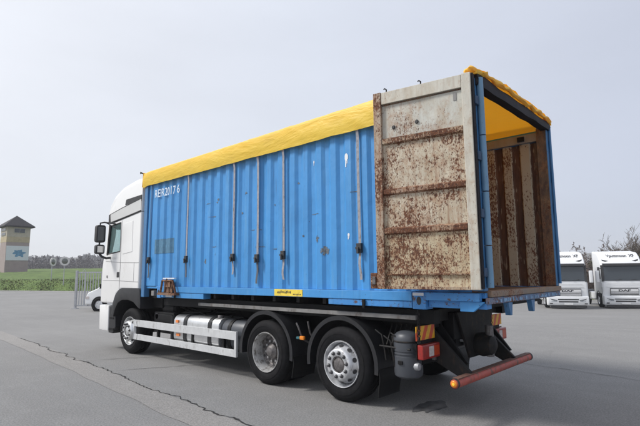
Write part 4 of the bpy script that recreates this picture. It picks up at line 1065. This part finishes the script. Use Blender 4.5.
# mudguards and flaps
def mudguard(x, a0, a1, y0=.045, y1=.52, r=.565):
    m = MB().lathe([(r, y0), (r+.012, y0), (r+.012, y1), (r, y1)], (x, 0, .478), 'y', 28, a0, a1)
    m.lathe([(r-.035, y0-.006), (r+.020, y0-.006), (r+.020, y0+.020), (r-.035, y0+.004)], (x, 0, .478), 'y', 28, a0, a1)
    return m
both(mudguard(XM, R_(-8), R_(188)), 'mudguard', FENDER, smooth=True)
both(mudguard(XR, R_(-8), R_(188)), 'mudguard', FENDER, smooth=True)
def flap(x, z0=.17):
    m = MB(); K = 10
    for k in range(K+1):
        z = .46-(.46-z0)*k/K; xx = x+.015*math.sin(k*.5)
        m.v += [(xx, .05, z), (xx, .50, z), (xx+.012, .50, z), (xx+.012, .05, z)]
        if k:
            for q in range(4): a = 4*(k-1); m.f.append((a+q, a+(q+1) % 4, a+4+(q+1) % 4, a+4+q))
    m.f += [(0, 1, 2, 3), (4*K+3, 4*K+2, 4*K+1, 4*K)]; return m
both(flap(XM+.575), 'mud_flap', BLACKP); both(flap(XR+.575, .14), 'mud_flap', BLACKP)
# brackets and pipes between the guards, side marker lamp
mx = (XM+XR)/2
T(MB().tube([(mx-.04, .30, .62), (mx-.04, .14, .70), (mx-.05, .07, .86), (mx-.09, .07, .92)], .013, 6), 'marker_stalk', HUBD, smooth=True)
T(MB().tube([(mx+.10, .30, .60), (mx+.12, .12, .80), (mx+.10, .10, .95)], .013, 6), 'marker_stalk', HUBD, smooth=True)
T(MB().box(mx-.02, mx+.06, .055, .095, .70, .75), 'side_marker', ORANGE, bevel=.012)
T(MB().box(mx-.1, mx-.035, .07, .11, .70, .735), 'marker_plug', simple('teal_plug', (.03, .12, .14), .5), bevel=.008)
for dx, zt_ in ((.64, .92), (.76, .86), (.86, .9)):
    T(MB().tube([(XR+dx-.12, .09, zt_), (XR+dx-.03, .09, zt_-.05), (XR+dx, .09, zt_-.18), (XR+dx+.02, .10, zt_-.34)], .010, 6), 'guard_bracket', CHASSIS2, smooth=True)
T(MB().tube([(XR+.58, .09, .74), (XR+1.0, .09, .73)], .013, 6), 'guard_bracket', CHASSIS2, smooth=True)
for k in range(6): T(MB().tube([(XR+.6+.07*k, .30, .55+.02*k), (XR+.62+.07*k, .18, .75), (XR+.6+.07*k, .34, .98)], .011, 6), 'air_line', CHASSIS2, smooth=True)
T(MB().box(XR+.62, XR+.82, .25, .45, .62, .85), 'valve_block', CHASSIS2, bevel=.02)

# grey air tank behind the last wheel
at_ = T(MB().lathe([(.001, .93), (.07, .925), (.125, .905), (.155, .875), (.165, .83), (.165, .70), (.158, .695), (.158, .68), (.165, .675), (.165, .665), (.158, .66), (.158, .645), (.165, .64), (.165, .45), (.158, .42), (.12, .395), (.001, .39)], (-1.07, .225, 0), 'z', 32, closed=False), 'air_tank', GREYT, smooth=True)
T(MB().lathe([(.168, .80), (.172, .805), (.172, .815), (.168, .82)], (-1.07, .225, 0), 'z', 32), 'clamp_band', CHASSIS2, at_, smooth=True)
T(MB().box(-1.10, -1.04, .045, .062, .56, .60), 'drain_tag', CHASSIS, at_, bevel=.004)
T(MB().box(-1.02, -.9, .25, .6, .55, .85), 'tank_bracket', CHASSIS)

# rear lamps and striped boards
T(MB().box(-.90, -.84, .05, 2.43, .755, .80), 'lamp_crossbar', CHASSIS)
for k, y0 in ((0, .045), (1, 2.015)):
    lampo = T(MB().box(-.84, -.765, y0, y0+.40, .64, .80), 'tail_lamp', REDL, bevel=.014)
    a_, b_ = (y0+.13, y0+.235)
    T(MB().box(-.764, -.760, a_, b_, .665, .775), 'white_lens', WLENS, lampo, bevel=.003)
    T(MB().box(-.764, -.761, y0+.245, y0+.36, .665, .775), 'amber_lens', simple('dark_amber_lens', (.48, .06, .02), .2) if k == 0 else bpy.data.materials['dark_amber_lens'], lampo, bevel=.003)
    T(MB().box(-.85, -.84-.001, y0-.01, y0+.41, .63, .81), 'lamp_housing', BLACKP, lampo)
    T(MB().box(-.832, -.822, y0-.035, y0+.37, .845, 1.0), 'marker_board', STRIPES)
    T(MB().box(-.85, -.833, y0+.02, y0+.31, .80, .95), 'board_bracket', CHASSIS)
T(MB().box(-.835, -.80, .36, .40, .6, .70).box(-.83, -.8, .42, .50, .66, .74), 'lamp_connector', HUBD)
for y in (.03, 1.97): 
    ch = T(MB().tube([(-.80, y, 1.18), (-.80, y, .82)], .004, 5), 'chain', CHASSIS2)
    for i in range(12): T(MB().lathe([(.014, -.004), (.020, -.004), (.020, .004), (.014, .004)], (-.80, y, 1.17-i*.03), 'y' if i % 2 else 'x', 8), 'chain_link', CHASSIS2, ch)
T(MB().lathe([(.001, -.05), (.045, -.045), (.05, 0), (.04, .04), (.001, .05)], (-.93, .17, .54), 'x', 12, closed=False), 'fog_lamp', GALV, smooth=True)
# hitch frame: end cross beam, sloping arms, coupling
T(MB().box(-.86, -.72, .70, 1.78, .80, 1.12), 'end_beam', CHASSIS, bevel=.01)
T(MB().prism([(.72, 1.12), (1.76, 1.12), (1.45, .55), (1.03, .55)], -.715, -.68, 'x'), 'coupling_plate', CHASSIS2, bevel=.006)
T(MB().lathe([(.001, -.1), (.13, -.09), (.15, 0), (.12, .12), (.05, .16), (.001, .16)], (-.60, 1.24, .70), 'x', 20, closed=False), 'coupling_jaw', CHASSIS2, smooth=True)
T(MB().lathe([(.035, -.16), (.05, -.16), (.05, .22), (.035, .22)], (-.52, 1.24, .72), 'z', 14), 'coupling_pin', HUBD, smooth=True)
for y in (.42, 1.70):
    T(MB().prism([(-1.25, .95), (-.86, .95), (-.40, .50), (-.42, .43), (-.55, .44), (-1.15, .72)], y, y+.05, 'y'), 'bumper_arm', CHASSIS2, bevel=.006)
    T(MB().prism([(-1.20, .99), (-.84, .99), (-.50, .56), (-.58, .52)], y+.16, y+.20, 'y'), 'bumper_arm', CHASSIS, bevel=.006)
    T(MB().box(-1.35, -.85, y-.02, y+.24, .951, 1.02), 'arm_mount', CHASSIS)
T(MB().lathe([(.001, -.08), (.09, -.075), (.10, 0), (.06, .11), (.001, .12)], (-.70, 1.62, .70), 'y', 14, closed=False), 'spare_socket', DARK_RUST, smooth=True)
bar = T(MB().lathe([(.001, .06), (.040, .06), (.050, .07), (.050, 2.29), (.040, 2.30), (.001, 2.30)], (-.42, 0, .437), 'y', 24, closed=False), 'rear_bumper_bar', RED, smooth=True)
T(MB().box(-.455, -.385, .10, 2.25, .482, .490), 'tread_strip', BROWNR, bar)
T(MB().lathe([(.051, .062), (.0525, .062), (.0525, .10), (.051, .10)], (-.42, 0, .437), 'y', 24).lathe([(.051, 2.24), (.0525, 2.24), (.0525, 2.285), (.051, 2.285)], (-.42, 0, .437), 'y', 24), 'end_band', SEAM, bar, smooth=True)
T(MB().lathe([(.001, .046), (.026, .047), (.034, .052), (.037, .0595)], (-.42, 0, .437), 'y', 20, closed=False), 'end_reflector', ORANGE, bar, smooth=True)
T(MB().lathe([(.001, .043), (.014, .0435), (.016, .0465)], (-.42, 0, .437), 'y', 16, closed=False), 'reflector_centre', YELL, bar, smooth=True)

# side underrun guard
def guard():
    m = []
    m.append(('guard_rail', MB().box(-7.455, -4.14, .040, .068, .572, .705)))
    m.append(('guard_rail', MB().box(-7.455, -4.14, .040, .068, .312, .425)))
    return m
for nm, mb in guard(): both(mb, nm, GUARD, bevel=.004)
both(MB().box(-7.50, -7.458, .038, .075, .312, .705), 'guard_post', GUARD, bevel=.004)
both(MB().box(-4.137, -4.085, .038, .075, .312, .705), 'guard_post', GUARD, bevel=.004)
for x in (-6.6, -5.4, -4.5): both(MB().box(x, x+.05, .070, .12, .33, .69).box(x, x+.05, .12, .82, .66, .70), 'guard_support', CHASSIS)
# fuel tank, straps, ad-blue tank
def rounded(y0, y1, z0, z1, r, n_=5):
    pts = []
    for cx, cz, a0 in ((y1-r, z1-r, 0), (y0+r, z1-r, 90), (y0+r, z0+r, 180), (y1-r, z0+r, 270)):
        for k in range(n_+1): a = R_(a0+90*k/n_); pts.append((cx+r*math.cos(a), cz+r*math.sin(a)))
    return pts
ft = T(MB().prism(rounded(.085, .68, .36, .875, .13), -6.02, -4.62, 'x'), 'fuel_tank', ALU, bevel=.02, smooth=True)
for x in (-5.68, -4.92): T(MB().prism(rounded(.076, .689, .351, .884, .135), x, x+.10, 'x'), 'tank_strap', FENDER, ft, smooth=True)
T(MB().lathe([(.001, .05), (.045, .05), (.05, .04), (.05, 0), (.001, 0)], (-4.72, .20, .87), 'z', 14, closed=False), 'filler_cap', HUBD, ft, smooth=True)
T(MB().box(-5.93, -5.85, .070, .0845, .735, .785), 'warning_sticker', simple('warning_orange', (.75, .22, .05), .5), ft)
T(MB().box(-5.90, -5.80, .070, .0845, .50, .545), 'warning_sticker', bpy.data.materials['warning_orange'], ft)
T(mirror_y(MB().prism(rounded(.085, .68, .36, .875, .13), -6.02, -4.62, 'x')), 'fuel_tank', ALU, bevel=.02, smooth=True)
T(MB().prism(rounded(.12, .62, .36, .86, .17), -4.59, -4.02, 'x'), 'additive_tank', GREYT, bevel=.015, smooth=True)
T(MB().prism(rounded(.11, .63, .35, .87, .175), -4.42, -4.34, 'x'), 'tank_strap', BLACKP, smooth=True)

# cab --------------------------------------------------------------
def bool_cut(o, cutters):
    for c in cutters:
        md = o.modifiers.new('b', 'BOOLEAN'); md.operation = 'DIFFERENCE'; md.object = c; md.solver = 'EXACT'
    bpy.context.view_layer.update()
    me = bpy.data.meshes.new_from_object(o.evaluated_get(bpy.context.evaluated_depsgraph_get()))
    o.modifiers.clear(); o.data = me
    for c in cutters: bpy.data.objects.remove(c)
prof = [(-7.28, 1.02), (-7.28, 2.93), (-8.20, 2.83), (-8.72, 2.775), (-8.83, 2.77), (-8.99, 2.05), (-9.05, 1.75), (-9.06, 1.0), (-8.35, 1.0), (-8.27, 1.22), (-8.06, 1.32), (-7.55, 1.32), (-7.40, 1.20), (-7.36, 1.02)]
cab = T(MB().prism(prof, .0, 2.48, 'y'), 'cab_shell', WHITE, bevel=.035, seg=3, smooth=True)
inner = MB().prism([(-7.42, 1.40), (-7.42, 2.78), (-8.68, 2.66), (-8.90, 2.06), (-8.96, 1.5)], .07, 2.41, 'y').build('c1', WHITE)
wout = [(-8.71, 2.715), (-8.19, 2.755), (-8.18, 2.13), (-8.80, 2.085)]
wtun = MB().prism(wout, -.5, 3.0, 'y').build('c2', WHITE)
wsc = MB().prism([(-9.3, 2.08), (-8.5, 2.08), (-8.5, 2.66), (-9.3, 2.66)], .14, 2.34, 'y').build('c3', WHITE)
bool_cut(cab, [inner, wtun, wsc])
gl = [(-8.715, 2.72), (-8.185, 2.76), (-8.175, 2.125), (-8.805, 2.08)]
both(MB().prism(gl, .022, .028, 'y'), 'side_window', CGLASS)
for (a, b_) in zip(gl, gl[1:]+gl[:1]): both(MB().tube([(a[0], .008, a[1]), (b_[0], .008, b_[1])], .016 if a != gl[3] else .030, 6), 'window_seal', SEAM)
both(MB().prism([(-8.83, 2.06), (-8.79, 2.06), (-8.70, 2.74), (-8.77, 2.75)], -.008, .015, 'y'), 'pillar_trim', SEAM)
T(MB().add([(-8.995, .13, 2.06), (-8.995, 2.35, 2.06), (-8.865, 2.35, 2.68), (-8.865, .13, 2.68)], [(0, 1, 2, 3)]), 'windscreen', CGLASS)
for y in (.42, 1.5):
    T(MB().box(-8.2, -7.75, y, y+.5, 1.45, 1.75).box(-7.86, -7.70, y, y+.5, 1.75, 2.35).box(-7.84, -7.73, y+.12, y+.38, 2.36, 2.55), 'seat', FENDER, bevel=.03)
T(MB().tube([(-8.55+.19*math.cos(a), .67+.21*math.sin(a), 2.05+.12*math.cos(a)) for a in [2*math.pi*i/20 for i in range(21)]], .016, 6), 'steering_wheel', BLACKP, smooth=True)
T(MB().box(-8.93, -8.72, .1, 2.38, 1.5, 2.0), 'dashboard', FENDER, bevel=.03)
# high roof, with its dark side marking
rprof = [(-7.27, 2.935), (-8.2, 2.84), (-8.80, 2.785), (-8.84, 2.90), (-8.83, 3.06), (-8.77, 3.27), (-8.60, 3.46), (-8.24, 3.61), (-7.7, 3.69), (-7.27, 3.70)]
def loft_roof():
    m = MB(); ks = [(0.0, 0.0), (.012, .25), (.04, .55), (.09, .8), (.16, .95), (.28, 1.0)]; n_ = len(rprof)
    # inset upper outline towards a rounded shoulder
    cx, cz = -7.6, 3.0
    rings = []
    for (dy, t) in [(0, 0)]+[(a, b_) for a, b_ in ks[1:]]: rings.append((dy, t))
    ring = [(dy, 1-.0*t, t) for dy, t in rings]
    ylist = [(r_[0], r_[2]) for r_ in ring]
    full_ = [(y, .0 if k == 0 else t) for k, (y, t) in enumerate(ylist)]
    seq = [(.005+y, t) for y, t in full_]+[(2.475-y, t) for y, t in full_[::-1]]
    for y, t in seq:
        for (x, z) in rprof:
            s_ = max(0, (z-2.9))/.76
            m.v.append((x+(0 if x > -7.5 else .09*(1-t)*s_), y, z-.16*(1-t)*s_))
    for i in range(len(seq)-1):
        for k in range(n_): a = i*n_; m.f.append((a+k, a+(k+1) % n_, a+n_+(k+1) % n_, a+n_+k))
    m.f += [tuple(range(n_)), tuple(range((len(seq)-1)*n_, len(seq)*n_))[::-1]]
    return m
roof = T(loft_roof(), 'high_roof', WHITE, smooth=True)
def wedge(pts, y0, y1, name, mat, par=TR): both(MB().prism(pts, y0, y1, 'y'), name, mat, par)
wedge([(-7.29, 2.94), (-8.18, 2.845), (-8.70, 2.795), (-8.74, 2.98), (-8.20, 3.07), (-7.29, 3.19)], -.006, .004, 'roof_side_panel', FAIR)
wedge([(-7.29, 3.07), (-7.86, 3.02), (-7.90, 3.12), (-7.29, 3.19)], -.010, -.0065, 'dark_marking', SEAM) if False else None
wedge([(-7.285, 3.14), (-8.02, 3.13), (-7.98, 3.245), (-7.285, 3.275)], -.004, .010, 'dark_marking', SEAM)
both(MB().tube([(-7.285, -.008, 2.937), (-8.18, -.008, 2.842), (-8.76, -.008, 2.79)], .014, 6), 'roof_seam', SEAM)
both(MB().tube([(-7.285, -.006, 3.195), (-8.20, -.006, 3.075), (-8.745, -.004, 2.985)], .007, 5), 'roof_seam', SEAM)
both(MB().box(-8.80, -8.735, -.012, .02, 2.80, 2.985), 'corner_trim', SEAM)
# door lines, rear quarter pressing, handle
def ln(p, w_=.006, nm='panel_gap'): both(MB().tube([(x, -.001, z) for x, z in p], w_, 5), nm, LSEAM)
LSEAM = simple('soft_gap_grey', (.30, .30, .30), .7, var=.1)
ln([(-8.14, 2.80), (-8.13, 2.1), (-8.13, 1.30)]); ln([(-8.86, 1.93), (-8.13, 1.88), (-7.30, 1.86)], .005); ln([(-8.98, 1.50), (-8.13, 1.49), (-7.30, 1.47)], .005)
ln([(-7.50, 1.86), (-7.50, 1.47)], .004)
both(MB().prism([(-8.03, 2.72), (-7.62, 2.75), (-7.60, 2.10), (-8.04, 2.06)], -.007, .006, 'y'), 'pressed_panel', WHITE, bevel=.006)
both(MB().box(-8.28, -8.16, -.006, .01, 1.56, 1.68), 'door_handle', SEAM, bevel=.01)
both(MB().lathe([(.001, -.01), (.03, -.01), (.03, .005)], (-8.75, 0, 1.58), 'y', 12, closed=False), 'indicator', LRAIL)
# front wheel arch, steps, bumper corner
arch = [(-8.40, .98), (-8.34, 1.16), (-8.20, 1.29), (-8.02, 1.345), (-7.60, 1.345), (-7.30, 1.33), (-7.27, .98), (-7.27, .92), (-7.21, .92)]
def archm():
    m = MB(); outer = [(-8.43, .78), (-8.38, 1.02), (-8.28, 1.19), (-8.14, 1.29), (-7.98, 1.34), (-7.30, 1.345), (-7.18, 1.30), (-7.14, 1.05)]
    innr = [(-8.33, .72), (-8.26, .88), (-8.14, 1.02), (-7.94, 1.09), (-7.68, 1.10), (-7.44, 1.06), (-7.26, .97), (-7.14, .93)]
    for i in range(8):
        for y in (-.018, .55):
            m.v += [(outer[i][0], y, outer[i][1]), (innr[i][0], y, innr[i][1])]
        if i:
            a = 4*(i-1)
            m.f += [(a, a+4, a+5, a+1), (a+2, a+3, a+7, a+6), (a, a+2, a+6, a+4), (a+1, a+5, a+7, a+3)]
    m.f += [(0, 1, 3, 2), (28, 30, 31, 29)]; return m
both(archm(), 'wheel_arch', FENDER, bevel=.012, smooth=True)
both(MB().prism([(-9.05, .40), (-9.09, .95), (-8.62, .95), (-8.60, .40)], .0, .30, 'y'), 'bumper_corner', WHITE, bevel=.03, smooth=True)
both(MB().prism([(-8.61, .36), (-8.61, .93), (-8.42, .93), (-8.30, .70), (-8.28, .50), (-8.40, .36)], .02, .35, 'y'), 'step_panel', FENDER, bevel=.015)
both(MB().box(-8.58, -8.34, .01, .2, .42, .47).box(-8.56, -8.36, .01, .2, .66, .70), 'step', CHASSIS)
T(MB().box(-9.13, -8.95, .31, 2.17, .38, 1.0), 'front_bumper', WHITE, bevel=.03)
T(MB().box(-9.09, -9.05, .35, 2.13, 1.1, 1.8), 'front_grille', SEAM, bevel=.01)
# mirrors on their arms
def mirrors():
    yo = -.24
    both(MB().prism(rounded(-.105-.24, .095-.24, 2.33, 2.72, .05, 3), -8.72, -8.60, 'x'), 'main_mirror', SEAM, bevel=.025, smooth=True)
    both(MB().prism(rounded(-.10-.24, .09-.24, 2.075, 2.285, .045, 3), -8.71, -8.60, 'x'), 'wide_mirror', SEAM, bevel=.02, smooth=True)
    both(MB().box(-8.600, -8.594, yo-.075, yo+.06, 2.11, 2.25), 'mirror_glass', MGLASS, bevel=.01)
    both(MB().box(-8.600, -8.594, yo-.080, yo+.065, 2.37, 2.68), 'mirror_glass', DGLASS, bevel=.01)
    both(MB().tube([(-8.66, -.25, 2.68), (-8.66, -.25, 2.765), (-8.62, -.18, 2.785), (-8.45, -.01, 2.75)], .018, 8), 'mirror_arm', SEAM, smooth=True)
    both(MB().tube([(-8.40, -.01, 2.65), (-8.62, -.15, 2.78)], .010, 6), 'mirror_arm', SEAM, smooth=True)
    both(MB().tube([(-8.66, -.25, 2.34), (-8.66, -.25, 2.27)], .018, 8), 'mirror_link', SEAM, smooth=True)
    both(MB().tube([(-8.66, -.24, 2.09), (-8.63, -.20, 2.02), (-8.62, -.10, 1.985), (-8.64, .0, 2.0)], .026, 8), 'mirror_arm', SEAM, smooth=True)
mirrors()
# gap between cab and container
T(MB().box(-7.255, -7.20, .5, 1.98, 1.0, 2.2), 'rear_cab_panel', CHASSIS)
both(MB().box(-7.18, -6.75, .25, .75, .95, 1.16), 'air_filter_housing', CHASSIS, bevel=.03)

# ------------------------------------------------------------------ haze
hz = MB().box(-480, 330, -120, 520, -3.0, 29).build('haze', None or WHITE, kind='stuff')
hm = bpy.data.materials.new('haze_air'); hm.use_nodes = True; ht = hm.node_tree; ht.nodes.clear()
ho = N(ht, 'ShaderNodeOutputMaterial'); hv = N(ht, 'ShaderNodeVolumePrincipled'); hv.inputs['Color'].default_value = (.93, .95, 1, 1); hv.inputs['Density'].default_value = .0008; hv.inputs['Anisotropy'].default_value = .0
ht.links.new(hv.outputs[0], ho.inputs['Volume']); hz.data.materials.clear(); hz.data.materials.append(hm)
